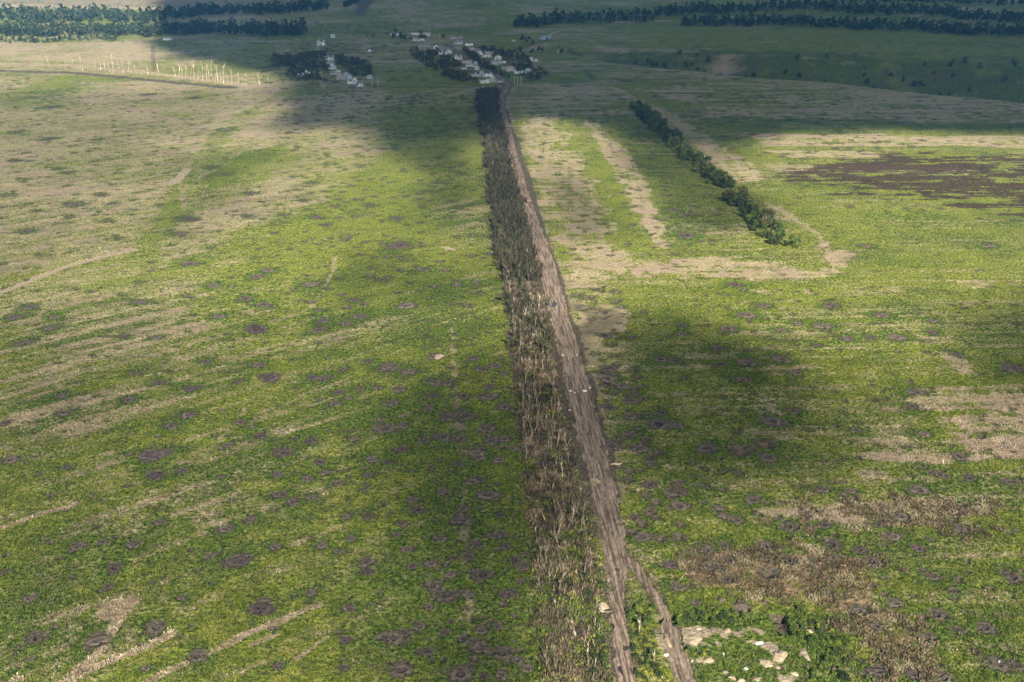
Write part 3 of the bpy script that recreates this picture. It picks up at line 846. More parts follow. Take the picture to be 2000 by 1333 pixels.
    F = np.stack([i, i + 1, i + nx + 1, i + nx], -1).reshape(-1, 4)
    me = mesh_from('ground', V, F, M['ground'], True)
    for nm, cols in (('cover_a', (dry, soil, lush)), ('cover_b', (burnt, sand, reed))):
        at = me.attributes.new(nm, 'FLOAT_COLOR', 'POINT')
        arr = np.ones((N, 4), np.float32)
        for k, c in enumerate(cols):
            arr[:, k] = np.clip(c, 0, 2.4)
        at.data.foreach_set('color', arr.ravel())
    o = link('ground', me)
    tag(o, kind='structure')
    return o

build_ground()

# ------------------------------------------------------------------ roads
def road_mesh(rows, name, nx, step, seed, lift=0.0):
    V = []; 
    pts = [(P(l, y), P(r, y)) for y, l, r in rows]
    L = [0]
    for a, b in zip(pts[:-1], pts[1:]):
        L.append(L[-1] + math.hypot(b[0][0] - a[0][0], b[0][1] - a[0][1]))
    n = int(L[-1] / step)
    s = np.linspace(0, L[-1], n)
    def ip(k, c): return np.interp(s, L, [p[k][c] for p in pts])
    lx, ly, rx, ry = ip(0, 0), ip(0, 1), ip(1, 0), ip(1, 1)
    t = np.linspace(0, 1, nx)[None, :]
    e = (fbm(s / 3., s * 0, seed, 3) - .5)[:, None] * 3.0
    e2 = (fbm(s / 3., s * 0, seed + 9, 3) - .5)[:, None] * 3.0
    X = lx[:, None] * (1 - t) + rx[:, None] * t + e * (1 - t) + e2 * t
    Y = ly[:, None] * (1 - t) + ry[:, None] * t
    wdt = np.hypot(rx - lx, ry - ly)[:, None]
    U = t * wdt; Sg = s[:, None] + 0 * t
    rut = fbm(U * 1.1 + 40, Sg / 22., seed + 3, 3) - .5
    cl = fbm(X / 1.1, Y / 1.1, seed + 5, 3) - .5
    Z = relief(X.ravel(), Y.ravel()).reshape(X.shape) + .02 + lift + rut * .75 + cl * .36
    Z = Z - .35 * (sst(.06, 0, t) + sst(.94, 1, t))
    for c in CRATERS:
        if c[3] == 3:
            d = np.hypot(X - c[0], Y - c[1]) / c[2]
            Z = Z - .55 * c[2] * np.exp(-(d / .8) ** 2) + .12 * c[2] * np.exp(-((d - 1.5) / .4) ** 2)
    V = np.stack([X.ravel(), Y.ravel(), Z.ravel()], 1)
    i = np.arange(n - 1)[:, None] * nx + np.arange(nx - 1)[None, :]
    F = np.stack([i, i + 1, i + nx + 1, i + nx], -1).reshape(-1, 4)
    return mesh_from(name, V, F, M['road'], True)

tag(link('road', road_mesh(ROAD, 'road', 40, .45, 71)), kind='structure')
tag(link('track', road_mesh(SIDE, 'track', 26, .35, 77, .03)), kind='structure')

# ------------------------------------------------------------------ craters as bowls with a ring of thrown earth
def crater_mesh(seed, mat):
    r = random.Random(seed)
    n = 30
    radii = [0, .12, .26, .40, .54, .66, .82, 1.0, 1.18]
    hgt = [-.50, -.46, -.36, -.12, .04, .04, .025, .01, -.08]
    ph = [r.uniform(0, 6.3) for _ in range(4)]
    V = [(0, 0, hgt[0])]; F = []
    for j, (ra, h) in enumerate(zip(radii[1:], hgt[1:]), 1):
        for k in range(n):
            th = 2 * math.pi * k / n
            w_ = 1 + (.05 + .18 * max(0, ra - .3)) * (math.sin(2 * th + ph[0]) + .8 * math.sin(3 * th + ph[1]) + .6 * math.sin(5 * th + ph[2]))
            if ra > .6:
                w_ += r.uniform(-.35, .55) * (ra - .5)
            V.append((ra * w_ * math.cos(th), ra * w_ * math.sin(th), h + r.uniform(-.025, .03) * (1 if .2 < ra < 1 else .2)))
    for k in range(n):
        F.append((0, 1 + k, 1 + (k + 1) % n))
    for j in range(len(radii) - 2):
        for k in range(n):
            a = 1 + j * n + k; b = 1 + j * n + (k + 1) % n
            F.append((a, a + n, b + n, b))
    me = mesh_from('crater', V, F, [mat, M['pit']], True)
    me.polygons.foreach_set('material_index', np.array([1 if i < 4 * n else 0 for i in range(len(F))], np.int32))  # inner rings get the darker tone with the bowl's shade in it
    return me

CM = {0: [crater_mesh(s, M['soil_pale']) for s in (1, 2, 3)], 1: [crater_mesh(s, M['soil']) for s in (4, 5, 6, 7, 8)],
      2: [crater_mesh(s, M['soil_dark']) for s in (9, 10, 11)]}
ctr = [c for c in CRATERS if c[3] < 3]
ctr.sort(key=lambda c: -c[2] * pxm(c[1]))
ctr = ctr[:320]
TONE = {0: 'pale clay', 1: 'grey-brown', 2: 'scorched black'}
SIZE = lambda r: 'small' if r < 1.6 else ('middling' if r < 2.6 else 'large')
def zone(c):
    px, py = c[4], c[5]
    rr_ = road_right(min(1333, max(160, py)))
    if px > rr_ - 10:
        if py < 560: return 'in the field between road and hedgerow', 0
        if px < rr_ + 130: return 'on the verge east of the road', 0
        if 1040 < py and px < 1720: return 'among the rusty reeds', 0
        return ('in the near green field east of the road' if py > 860 else 'in the farther green field east of the road'), 0
    if px > belt_left(py) - 90: return 'beside the field edge of the shelterbelt', 0
    if py > 1130: return 'in the closest corner of the west field', 0
    if py > 860: return 'in the middle of the west field', 0
    if py > 560: return 'in the streaky far part of the west field', 0
    return 'in the straw-coloured stretch beyond the west field', 0
bins = {}
for c in ctr:
    bins.setdefault((zone(c)[0], SIZE(c[2]), TONE[c[3]]), []).append(c)
rr = random.Random(3)
for (zn, sz, tn), cs_ in bins.items():
    cs_.sort(key=lambda c: c[1])
    for k, c in enumerate(cs_):
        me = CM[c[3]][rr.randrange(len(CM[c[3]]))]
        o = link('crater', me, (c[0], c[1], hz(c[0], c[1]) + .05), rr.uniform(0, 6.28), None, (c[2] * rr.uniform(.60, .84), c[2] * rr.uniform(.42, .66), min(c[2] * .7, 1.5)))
        if len(cs_) == 1:
            lb = f'the only {sz} {tn} shell crater {zn}'
        else:
            lb = f'{sz} {tn} shell crater {zn}, {ordw(k + 1)} nearest'
        tag(o, lb, 'crater', 'shell craters in the fields')

# ------------------------------------------------------------------ puddles
def puddle(px, py, rx, ry, label, mat='water'):
    x, y = P(px, py); z = hz(x, y)
    r = random.Random(int(px))
    V = [(0, 0, 0)]; n = 22
    k = pxm(y)
    dep = math.sin(math.atan2(H, y))
    for i in range(n):
        th = i / n * 2 * math.pi
        q = 1 + .12 * math.sin(2 * th + px) + .1 * math.sin(3 * th) + r.uniform(-.05, .05)
        V.append((rx / k * q * math.cos(th), ry / k / dep * q * math.sin(th), -.0))
    F = [(0, 1 + i, 1 + (i + 1) % n) for i in range(n)]
    o = link('puddle', mesh_from('puddle', V, F, M[mat]), (x, y, z + .16))
    tag(o, label, 'puddle', None, 'structure')
puddle(1080, 595, 8.5, 4.3, 'dark oval puddle filling a shell hole across the dirt road')
puddle(1203, 1225, 7, 9, 'brown muddy puddle on the near dirt road', 'dark')
puddle(1222, 1312, 13, 12, 'wide wet mud hole at the near end of the road', 'dark')
puddle(1221, 1266, 9, 5, 'small wet hole in the dirt road', 'dark')

# ------------------------------------------------------------------ bare broken trees
def tree_path(r, h, lean, seg=5):
    pts = []; x = y = 0.0; dx, dy = r.uniform(-lean, lean), r.uniform(-lean, lean)
    for i in range(seg + 1):
        pts.append((x, y, h * i / seg))
        x += dx * h / seg + r.uniform(-.05, .05) * h / seg; y += dy * h / seg + r.uniform(-.05, .05) * h / seg
    return pts

def snag_parts(seed, h, r0, limbs, spread=.5):
    """one trunk mesh builder and a list of limb builders"""
    r = random.Random(seed)
    tr = MB()
    pts = tree_path(r, h, .10)
    rad = [r0 * (1 - .70 * i / 5) for i in range(6)]
    tr.tube(pts, rad, 6)
    # splintered top
    tp = pts[-1]
    for k in range(2):
        a = r.uniform(0, 6.3)
        tr.tube([tp, (tp[0] + math.cos(a) * .12, tp[1] + math.sin(a) * .12, tp[2] + r.uniform(.25, .6))], [rad[-1] * .6, .015], 4)
    out = []
    for k in range(limbs):
        lb = MB()
        t = r.uniform(.35, .95)
        i = min(4, int(t * 5)); f = t * 5 - i
        p0 = Vector(pts[i]).lerp(Vector(pts[i + 1]), f)
        a = r.uniform(0, 6.3); L = h * r.uniform(.22, .55)
        d = Vector((math.cos(a) * spread, math.sin(a) * spread, r.uniform(.6, 1.1))).normalized()
        p = [p0]; q = Vector(p0)
        for s_ in range(3):
            d = (d + Vector((r.uniform(-.2, .2), r.uniform(-.2, .2), .12))).normalized()
            q = q + d * L / 3; p.append(q.copy())
        rb = r0 * .42
        lb.tube(p, [rb, rb * .75, rb * .5, rb * .22], 5)
        for s_ in range(r.randint(1, 3)):
            b = p[r.randint(1, 3)]; a2 = r.uniform(0, 6.3)
            e = b + Vector((math.cos(a2) * .5, math.sin(a2) * .5, r.uniform(.3, 1))).normalized() * L * r.uniform(.2, .45)
            lb.tube([b, e], [rb * .4, .012], 4)
        out.append(lb)
    return tr, out

SN = []          # (height, limbs, trunk mesh, limb meshes, merged mesh)
rs = random.Random(5)
for v in range(16):
    h = [3.2, 4.0, 5.0, 6.0, 6.8, 7.5, 2.6, 5.5][v % 8]
    nl = [1, 2, 2, 3, 3, 4, 1, 3][v % 8]
    mat = M['bark'] if v % 3 else M['bark_dark']
    nl += 1
    tr, lb = snag_parts(100 + v, h, rs.uniform(.15, .25), nl, rs.uniform(.3, .6))
    mg = MB(); mg.add(tr.v, tr.f)
    for l in lb: mg.add(l.v, l.f)
    SN.append((h, nl, tr.mesh('trunk', mat), [l.mesh('limb', mat) for l in lb], mg.mesh('broken_tree', mat), mat))

def place_snag(v, x, y, rz, sc, detailed, label, group, tilt=(0, 0)):
    h, nl, tm, lms, mm, _ = SN[v]
    z = hz(x, y) - .1
    if detailed:
        o = link('broken_tree', tm, (x, y, z), rz, None, sc)
        for l in lms:
            link('limb', l, parent=o)
    else:
        o = link('broken_tree', mm, (x, y, z), rz, None, sc)
    o.rotation_euler = (tilt[0], tilt[1], rz)
    tag(o, label, 'broken tree', group)
    return o

sp = []
rb = random.Random(21)
def belt_pt(py, t):
    l, r_ = belt_left(py) + 3, belt_right(py) - 4
    return P(l + (r_ - l) * t, py)
y0, y1 = P(0, 1330)[1], P(0, 585)[1]
cand = []
rows = 6
for k in range(12000):
    if len(cand) >= 500: break
    yy = y0 + (y1 - y0) * rb.random() ** 1.45
    py = None
    # invert distance to photo row
    a = math.atan2(H, yy) - PITCH
    py = 666.5 + math.tan(a) * 2000
    row = rb.choice([0, 1, 2, 3, 4, 5, 5])
    t = (row + .5) / rows + rb.uniform(-.05, .05)
    dens = 1.0
    if py > 1240: dens = .7
    if 700 < py < 760: dens = .35
    if py > 1050 and t > .7: dens *= .6
    x, yv = belt_pt(py, t)
    if rb.random() > dens * float(sst(.36, .56, fbm(np.array([x / 7.]), np.array([yv / 7.]), 150, 3))[0]): continue
    if all((x - c[0]) ** 2 + (yv - c[1]) ** 2 > 1.6 for c in cand):
        cand.append((x, yv, py, t))
cand.sort(key=lambda c: c[1])
ind, rest = cand[:272], cand[272:]
SECT = [(1240, 'at the muddy near end of the road'), (1190, 'before the sandy dugout'), (1140, 'just past the sandy dugout'), (1085, 'across from the road fork'), (1020, 'short of the clay hole in the belt'),
        (960, 'behind the clay hole in the belt'), (900, 'across from the straw heap on the road'), (850, 'along the rutted middle stretch'), (790, 'by the torn metal sheets'),
        (740, 'across from the slab debris on the road'), (690, 'behind the white rubble in the belt'), (640, 'nearing the oval puddle'), (0, 'across from the oval puddle')]
def sect(py):
    for lim, s_ in SECT:
        if py > lim: return s_
sb = {}
for c in ind:
    v = rb.randrange(16)
    if c[2] > 1150: v = rb.choice([0, 1, 6, 8, 9, 14, 2, 10])
    side = 'field-side' if c[3] < .3 else ('road-side' if c[3] > .7 else 'mid-belt')
    kind = 'short stump' if SN[v][0] < 3.5 else ('forked bare trunk' if SN[v][1] > 1 and SN[v][0] < 5.6 else 'tall forked bare trunk' if SN[v][1] > 1 else 'bare pole-like trunk')
    tone = 'pale' if v % 3 else 'dark'
    sb.setdefault((tone, kind, side, sect(c[2])), []).append((c, v))
for (tone, kind, side, sc_), items in sb.items():
    items.sort(key=lambda q: q[0][1])
    for k, (c, v) in enumerate(items):
        lb = f'{tone} {side} {kind} {sc_}' + (f', {ordw(k + 1)} nearest' if len(items) > 1 else '')
        place_snag(v, c[0], c[1], rb.uniform(0, 6.28), rb.uniform(.45, .85), c[2] > 800, lb, 'shattered trees of the shelterbelt', (rb.gauss(0, .16), rb.gauss(0, .16)))
def merged_snags(pts, name, zfun=hz, smin=.8, smax=1.15, mats=None):
    Vs = []; Fs = []; Ms = []; off = 0
    for c in pts:
        v = rb.randrange(16)
        me = SN[v][4]
        co = np.empty(len(me.vertices) * 3, np.float32); me.vertices.foreach_get('co', co); co = co.reshape(-1, 3)
        a = rb.uniform(0, 6.28); s_ = rb.uniform(smin, smax)
        tx, ty = rb.uniform(-.15, .15), rb.uniform(-.15, .15)
        x = (co[:, 0] * math.cos(a) - co[:, 1] * math.sin(a) + co[:, 2] * tx) * s_; yv = (co[:, 0] * math.sin(a) + co[:, 1] * math.cos(a) + co[:, 2] * ty) * s_
        Vs.append(np.stack([x + c[0], yv + c[1], co[:, 2] * s_ + zfun(c[0], c[1]) - .1], 1))
        for p_ in me.polygons:
            Fs.append([i + off for i in p_.vertices]); Ms.append(0 if (v % 3 and (len(Vs) % 4 == 0 or c[2] > 560)) else 1)
        off += len(co)
    me = bpy.data.meshes.new(name)
    me.from_pydata(np.concatenate(Vs).tolist(), [], Fs)
    me.materials.append(M['bark']); me.materials.append(M['bark_dark'])
    me.polygons.foreach_set('material_index', np.array(Ms, np.int32))
    me.update()
    return me
# beyond the oval puddle the belt is a dense thicket of bare stems
rest2 = list(rest)
y2, y3 = P(0, 620)[1], P(0, 186)[1]
for k in range(760):
    yy = y2 + (y3 - y2) * rb.random()
    py = 666.5 + math.tan(math.atan2(H, yy) - PITCH) * 2000
    rest2.append((*belt_pt(py, rb.random()), py, 0))
tag(link('bare_thicket', merged_snags(rest2, 'bare_thicket', hz, .45, .85)), 'dense thicket of bare stems along the far shelterbelt', 'thicket', None, 'stuff')

# isolated bare trunks in a line across the straw field
LN = [(95, 132), (137, 132), (174, 135), (197, 137), (215, 140), (241, 141), (268, 146), (343, 149), (396, 158), (409, 158), (437, 162), (453, 163), (83, 130), (109, 134), (128, 130), (144, 133), (158, 130), (162, 137), (186, 134), (205, 136), (222, 143), (233, 139), (251, 139), (257, 145), (290, 147), (311, 145), (350, 150), (356, 153), (362, 155),
      (367, 149), (373, 150), (379, 156), (387, 157), (404, 157), (413, 148), (421, 159), (427, 160), (432, 160), (444, 163), (467, 165), (482, 164), (508, 167), (525, 168)]
for k, (px, py) in enumerate(sorted(LN)):
    x, y = P(px, py + 1)
    v = rb.choice([4, 5, 7, 10, 13, 11])
    nm = f'weathered pale trunk in the row across the straw field, {ordw(k + 1)} from the west end'
    place_snag(v, x, y, rb.uniform(0, 6.28), rb.uniform(1.5, 2.1), False, nm, 'bare trunks across the straw field', (rb.uniform(-.1, .1), rb.uniform(-.05, .12)))
for k, (px, py, lb) in enumerate([(727, 181, 'pale leaning trunk alone beyond the left hamlet'), (739, 180, 'thin pale trunk beside the leaning one beyond the hamlet'),
                                  (760, 179, 'short trunk in the dark grass between the two hamlets'), (767, 180, 'last short trunk in the dark grass before the road')]):
    x, y = P(px, py)
    place_snag([4, 5, 6, 0][k], x, y, k, 1.4, False, lb, 'bare trunks near the hamlets')

# ------------------------------------------------------------------ undergrowth and litter in the shelterbelt
def clump_field(pts, size, nleaf, up=.8, seed=0, flat=.6, hgt=.5, thin=1.0):
    """many small tufts merged: pts (x,y,scale)"""
    g = np.random.default_rng(seed)
    pts = np.asarray(pts); n = len(pts)
    base = np.repeat(pts, nleaf, axis=0); m = len(base)
    s_ = base[:, 2:3]
    z0 = relief(base[:, 0], base[:, 1])
    off = g.normal(size=(m, 2)) * flat * s_
    p = np.stack([base[:, 0] + off[:, 0], base[:, 1] + off[:, 1], z0 + .05 + g.random(m) * hgt * base[:, 2]], 1)
    a = g.normal(size=(m, 3)); a[:, 2] = np.abs(a[:, 2]) + up; a /= np.linalg.norm(a, axis=1)[:, None]
    b = np.cross(a, g.normal(size=(m, 3))); b /= np.linalg.norm(b, axis=1)[:, None]
    L = size * s_ * (.6 + .8 * g.random((m, 1)))
    w_ = L * (.35 + .3 * g.random((m, 1))) * thin
    V = np.stack([p, p + a * L * .55 + b * w_ * .5, p + a * L, p + a * L * .5 - b * w_ * .5], 1).reshape(-1, 3)
    return V, np.arange(m * 4).reshape(-1, 4)

g = np.random.default_rng(91)
def belt_pts(n, pa, pb, t0=0., t1=1., s0=.7, s1=1.4, thr=None):
    ya, yb = P(0, pa)[1], P(0, pb)[1]
    yy = ya + (yb - ya) * g.random(n)
    py = 666.5 + np.tan(np.arctan2(H, yy) - PITCH) * 2000
    l = np.array([belt_left(p) for p in py]) + 1; r_ = np.array([belt_right(p) for p in py]) - 2
    px = l + (r_ - l) * (t0 + (t1 - t0) * g.random(n))
    px = px - (px < l + 14) * 26 * (fbm(yy / 9., yy * 0, 160, 3) - .55)
    Zc = H / -(-SP + (666.5 - py) / 2000 * CP)
    x = (px - 1000) / 2000 * Zc
    return np.stack([x, yy, s0 + (s1 - s0) * g.random(n)], 1)
bp = belt_pts(3600, 1340, 1020, s0=.5, s1=1.1)
bp = bp[fbm(bp[:, 0] / 3.5, bp[:, 1] / 3.5, 80, 3) > .50]
V, F = clump_field(bp, .75, 9, .7, 5)
tag(link('undergrowth', mesh_from('undergrowth', V, F, M['weed_dark'])), 'green weedy undergrowth under the near shelterbelt', 'undergrowth', None, 'stuff')
bp = belt_pts(5200, 1340, 620)
bp = bp[fbm(bp[:, 0] / 2.5, bp[:, 1] / 2.5, 81, 3) > .5]
V, F = clump_field(bp, .6, 6, .7, 6)
tag(link('undergrowth', mesh_from('undergrowth', V, F, M['weed'])), 'brighter weeds poking through the shelterbelt litter', 'undergrowth', None, 'stuff')
bp = belt_pts(10500, 800, 184, s0=1.0, s1=2.5)
bp = bp[g.random(len(bp)) < sst(P(0, 740)[1], P(0, 470)[1], bp[:, 1]) * sst(.30, .52, fbm(bp[:, 0] / 9., bp[:, 1] / 14., 170, 3))]
V, F = clump_field(bp, 1.5, 12, 1.2, 7, .7, 1.5, .45)
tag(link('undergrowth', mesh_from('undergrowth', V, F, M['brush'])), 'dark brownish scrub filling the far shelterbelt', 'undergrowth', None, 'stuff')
bp = belt_pts(6400, 1335, 560, s0=.6, s1=1.4)
bp = bp[fbm(bp[:, 0] / 5., bp[:, 1] / 5., 82, 3) > .51]
V, F = clump_field(bp, 1.15, 13, .9, 8, .6, .4, .26)
tag(link('dead_brush', mesh_from('dead_brush', V, F, M['brush_pale'])), 'brown dead brush tangled between the bare trunks', 'brush', None, 'stuff')
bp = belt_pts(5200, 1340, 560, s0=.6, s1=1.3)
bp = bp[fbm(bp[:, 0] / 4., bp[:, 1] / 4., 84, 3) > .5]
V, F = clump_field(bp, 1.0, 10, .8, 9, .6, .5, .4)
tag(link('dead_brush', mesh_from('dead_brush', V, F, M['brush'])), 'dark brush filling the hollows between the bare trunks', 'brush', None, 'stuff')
# twigs
bp = belt_pts(15000, 1335, 480, s0=.6, s1=1.6)
m = len(bp); d = g.normal(size=(m, 3)); d[:, 2] = np.abs(d[:, 2]) * .55; d /= np.linalg.norm(d, axis=1)[:, None]
p0 = np.stack([bp[:, 0], bp[:, 1], relief(bp[:, 0], bp[:, 1]) + .05 + g.random(m) * .4], 1)
L = (1.3 * bp[:, 2])[:, None]
sd = np.cross(d, np.array([0, 0, 1.])) * .045; up_ = np.array([0, 0, .06])
q = p0 + d * L
V = np.stack([p0 - sd, p0 + sd, p0 + up_, q - sd * .4, q + sd * .4, q + up_ * .4], 1).reshape(-1, 3)
bi = (np.arange(m) * 6)[:, None]
F = np.concatenate([bi + np.array([[0, 1, 4, 3]]), bi + np.array([[1, 2, 5, 4]]), bi + np.array([[2, 0, 3, 5]])], 0)
tag(link('branch_litter', mesh_from('branch_litter', V, F, M['twig'])), 'fallen splintered branches lying through the shelterbelt', 'branch litter', None, 'stuff')

# ------------------------------------------------------------------ weeds standing in the near fields
def field_pts(n, pa, pb, x0, x1, seed, s0=.7, s1=1.3):
    gg = np.random.default_rng(seed)
    ya, yb = P(0, pa)[1], P(0, pb)[1]
    # density falls with distance
    yy = ya * (yb / ya) ** gg.random(n)
    xx = (x0 + (x1 - x0) * gg.random(n)) * Zd(yy)
    return np.stack([xx, yy, s0 + (s1 - s0) * gg.random(n)], 1)
def keep_off(pts):
    """not on roads, in the belt or on craters"""
    x, y = pts[:, 0], pts[:, 1]
    ok = np.ones(len(x), bool)
    for q in (road_poly, side_poly):
        ok &= sdpoly(x, y, q) < -.5
    for c in CRATERS:
        ok &= (x - c[0]) ** 2 + (y - c[1]) ** 2 > (c[2] * 1.05) ** 2
    for c in EXTRA:
        if c[1] < 420:
            ok &= (x - c[0]) ** 2 + (y - c[1]) ** 2 > (c[2] * .7) ** 2
    return pts[ok]
BELTQ = W([(belt_left(1400), 1400), (belt_left(600), 600), (road_left(600), 600), (road_left(1400) + 5, 1400)])
fp = field_pts(120000, 1360, 700, -.52, .52, 301, .5, 1.2)
fp = keep_off(fp)
fp = fp[sdpoly(fp[:, 0], fp[:, 1], BELTQ) < 0]
X_, Y_ = fp[:, 0], fp[:, 1]
jit = fbm(X_ / 1.3, Y_ / 1.3, 96, 2) - .5
cd, cs_, cl, ca_ = cover(X_, Y_, 'dry') + jit * 1.2, cover(X_, Y_, 'soil') + jit * .5, cover(X_, Y_, 'lush') + jit * 1.1, cover(X_, Y_, 'sand')
bare = (cs_ > .55) | (ca_ > .3)
strawy = (cd > .72) & ~bare
V, F = clump_field(fp[~bare & ~strawy & (cl < .55)], .44, 5, .5, 31, .48, .22)
tag(link('weeds', mesh_from('weeds', V, F, M['weed'])), 'bright green weeds covering the near fields', 'weeds', None, 'stuff')
V, F = clump_field(fp[~bare & ~strawy & (cl >= .55)], .44, 5, .5, 32, .48, .22)
tag(link('weeds', mesh_from('weeds', V, F, M['weed_dark'])), 'darker low weeds in the hollows of the near fields', 'weeds', None, 'stuff')
V, F = clump_field(fp[strawy], .50, 4, .45, 34, .42, .2)
tag(link('dry_weeds', mesh_from('dry_weeds', V, F, M['straw_pale'])), 'bleached dry weeds along tracks and sowing lines', 'dry weeds', None, 'stuff')
# tall straw in the rusty reed bed and in dry patches
REED = [W([(1290, 1092), (1420, 1070), (1560, 1076), (1700, 1100), (1715, 1150), (1690, 1190), (1640, 1185), (1500, 1165), (1400, 1150), (1330, 1130)]),
        W([(1590, 1190), (1700, 1170), (1760, 1210), (1830, 1260), (1860, 1345), (1740, 1345), (1690, 1290), (1660, 1230)]),
        W([(1480, 1000), (1750, 970), (1960, 992), (1900, 1030), (1760, 1050), (1620, 1020)])]
fp = field_pts(60000, 1345, 960, .1, .5, 302, .45, 1.15)
ok = np.zeros(len(fp), bool)
for q in REED:
    ok |= sdpoly(fp[:, 0], fp[:, 1], q) + (fbm(fp[:, 0] / 5., fp[:, 1] / 5., 95, 3) - .5) * 30 > 1
V, F = clump_field(keep_off(fp[ok]), .62, 4, .9, 33, .35, .3)
tag(link('reeds', mesh_from('reeds', V, F, M['straw'])), 'rusty dead reeds standing east of the road fork', 'reeds', None, 'stuff')

# ------------------------------------------------------------------ leafy trees and bushes
def crown_mesh(seed, h, rx, mat, n, leaf, low=.12, name='crown'):
    r = random.Random(seed)
    cs = []
    for k in range(9):
        a = r.uniform(0, 6.28); d = r.uniform(0, .62) * rx
        zz = h * r.uniform(low + .15, .86)
        s_ = rx * r.uniform(.34, .58) * (1.15 - .45 * zz / h)
        cs.append((math.cos(a) * d, math.sin(a) * d, zz, s_, s_, s_ * r.uniform(.8, 1.2)))
    V, F = leaf_cloud(seed, n, cs, leaf)
    V[:, 2] = np.maximum(V[:, 2], .05)
    return mesh_from(name, V, F, mat)
def trunk_mesh(seed, h, r0):
    r = random.Random(seed); b = MB()
    p = tree_path(r, h * .7, .05)
    b.tube(p, [r0 * (1 - .6 * i / 5) for i in range(6)], 6)
    for k in range(3):
        a = r.uniform(0, 6.3); s_ = Vector(p[r.randint(2, 4)])
        b.tube([s_, s_ + Vector((math.cos(a) * h * .18, math.sin(a) * h * .18, h * .2))], [r0 * .4, .02], 4)
    return b.mesh('trunk', M['bark_dark'])
HD = [(crown_mesh(500 + k, [5.5, 6.5, 4.6, 7.2, 5.0, 6.0][k], [2.6, 3.0, 2.4, 3.0, 2.9, 2.3][k], M['leaf_olive'] if k == 3 else (M['leaf'] if k % 2 else M['leaf_dark']), 520, .62, .02), trunk_mesh(520 + k, 5.5, .16)) for k in range(6)]
ha, hb_ = P(1243, 208), P(1532, 486)
ux, uy = hb_[0] - ha[0], hb_[1] - ha[1]; ul = math.hypot(ux, uy); ux /= ul; uy /= ul
hedge = []
rh = random.Random(77)
for k in range(262):
    t = (k + rh.random()) / 262
    wv = 6.5
    o_ = rh.uniform(-wv, wv)
    if .72 < t < .76: continue
    x = ha[0] + ux * ul * t - uy * o_ * -1; y = ha[1] + uy * ul * t - ux * o_
    hedge.append((x, y, t, o_))
hedge.sort(key=lambda q: -q[2])
for k, (x, y, t, o_) in enumerate(hedge):
    v = rh.randrange(6)
    s_ = rh.choice([.6, .75, .9, 1.0, 1.1, 1.3]) * rh.uniform(.9, 1.1)
    e = bpy.data.objects.new('hedgerow_tree', None); COL.objects.link(e)
    e.location = (x, y, hz(x, y)); e.rotation_euler = (0, 0, rh.uniform(0, 6.28)); e.scale = (s_,) * 3
    link('crown', HD[v][0], parent=e); link('trunk', HD[v][1], parent=e)
    tone = 'olive' if v == 3 else ('mid-green' if v % 2 else 'dark green')
    tag(e, f'{tone} bushy tree of the hedgerow, {ordw(k + 1)} from its near end', 'tree', 'trees of the hedgerow in the east field')

# dark leafy shrubs among the far thicket of the shelterbelt
VT = [crown_mesh(600 + k, [4.5, 6.0, 3.5, 5.2][k], [2.6, 2.9, 2.8, 2.2][k], M['leaf_dark'] if k % 2 else M['brush'], 130, .95, .0, 'tree') for k in range(4)]
fb = []
for k in range(90):
    py = 190 + (600 - 190) * (k + rh.random()) / 90
    yy = y2 + (y3 - y2) * (k + rh.random()) / 90
    py = 666.5 + math.tan(math.atan2(H, yy) - PITCH) * 2000
    fb.append((*belt_pt(py, rh.uniform(.05, .95)), py))
for k, (x, y, py) in enumerate(fb):
    o = link('shrub', VT[rh.randrange(4)], (x, y, hz(x, y)), rh.uniform(0, 6), None, rh.uniform(.6, .95))
    tag(o, f'dark leafy shrub in the far thicket beside the road, {ordw(k + 1)} past the oval puddle', 'shrub', 'shrubs in the far shelterbelt')

# trees of the two hamlets
VIL = [([(800, 100), (850, 98), (905, 130), (860, 140), (820, 125)], 24, 'west of the village street'), ([(905, 98), (960, 128), (1000, 158), (960, 140), (920, 115)], 16, 'along the village street'),
       ([(930, 92), (1000, 98), (1070, 145), (1040, 165), (985, 118)], 26, 'behind the east row of village ruins'), ([(880, 135), (930, 155), (930, 170), (860, 150)], 12, 'below the west row of village ruins'),
       ([(595, 105), (640, 100), (640, 140), (570, 140), (560, 120)], 22, 'west of the lone hamlet'), ([(655, 110), (720, 120), (730, 150), (690, 150), (660, 130)], 20, 'behind the lone hamlet'),
       ([(530, 112), (600, 113), (600, 130), (530, 133)], 14, 'on the meadow before the lone hamlet'), ([(560, 138), (600, 138), (640, 160), (560, 162)], 10, 'around the white ruin of the lone hamlet'),
       ([(1000, 75), (1100, 80), (1110, 100), (1010, 92)], 14, 'on the stream bank behind the village'), ([(1230, 100), (1500, 118), (1480, 128), (1240, 125)], 26, 'in the ravine mouth'), ([(1500, 108), (1990, 132), (1990, 160), (1800, 146), (1500, 132)], 26, 'on the ravine slope'),
       ([(780, 60), (870, 74), (800, 80), (700, 76)], 14, 'behind the long white shed')]
def in_poly(pts, n, seed):
    q = W(pts); gg = np.random.default_rng(seed)
    xs = [p[0] for p in q]; ys_ = [p[1] for p in q]
    X = gg.uniform(min(xs), max(xs), n * 12); Y = gg.uniform(min(ys_), max(ys_), n * 12)
    ok = sdpoly(X, Y, q) > 0
    return list(zip(X[ok][:n], Y[ok][:n]))
for zi, (poly, n, where) in enumerate(VIL):
    pts = sorted(in_poly(poly, n, 800 + zi), key=lambda p: p[1])
    for k, (x, y) in enumerate(pts):
        o = link('dark_tree', VT[rh.randrange(4)], (x, y, hz(x, y)), rh.uniform(0, 6), None, rh.uniform(.9, 1.7))
        tag(o, f'low dark tree {where}, {ordw(k + 1)} nearest', 'tree', 'dark trees around the hamlets')

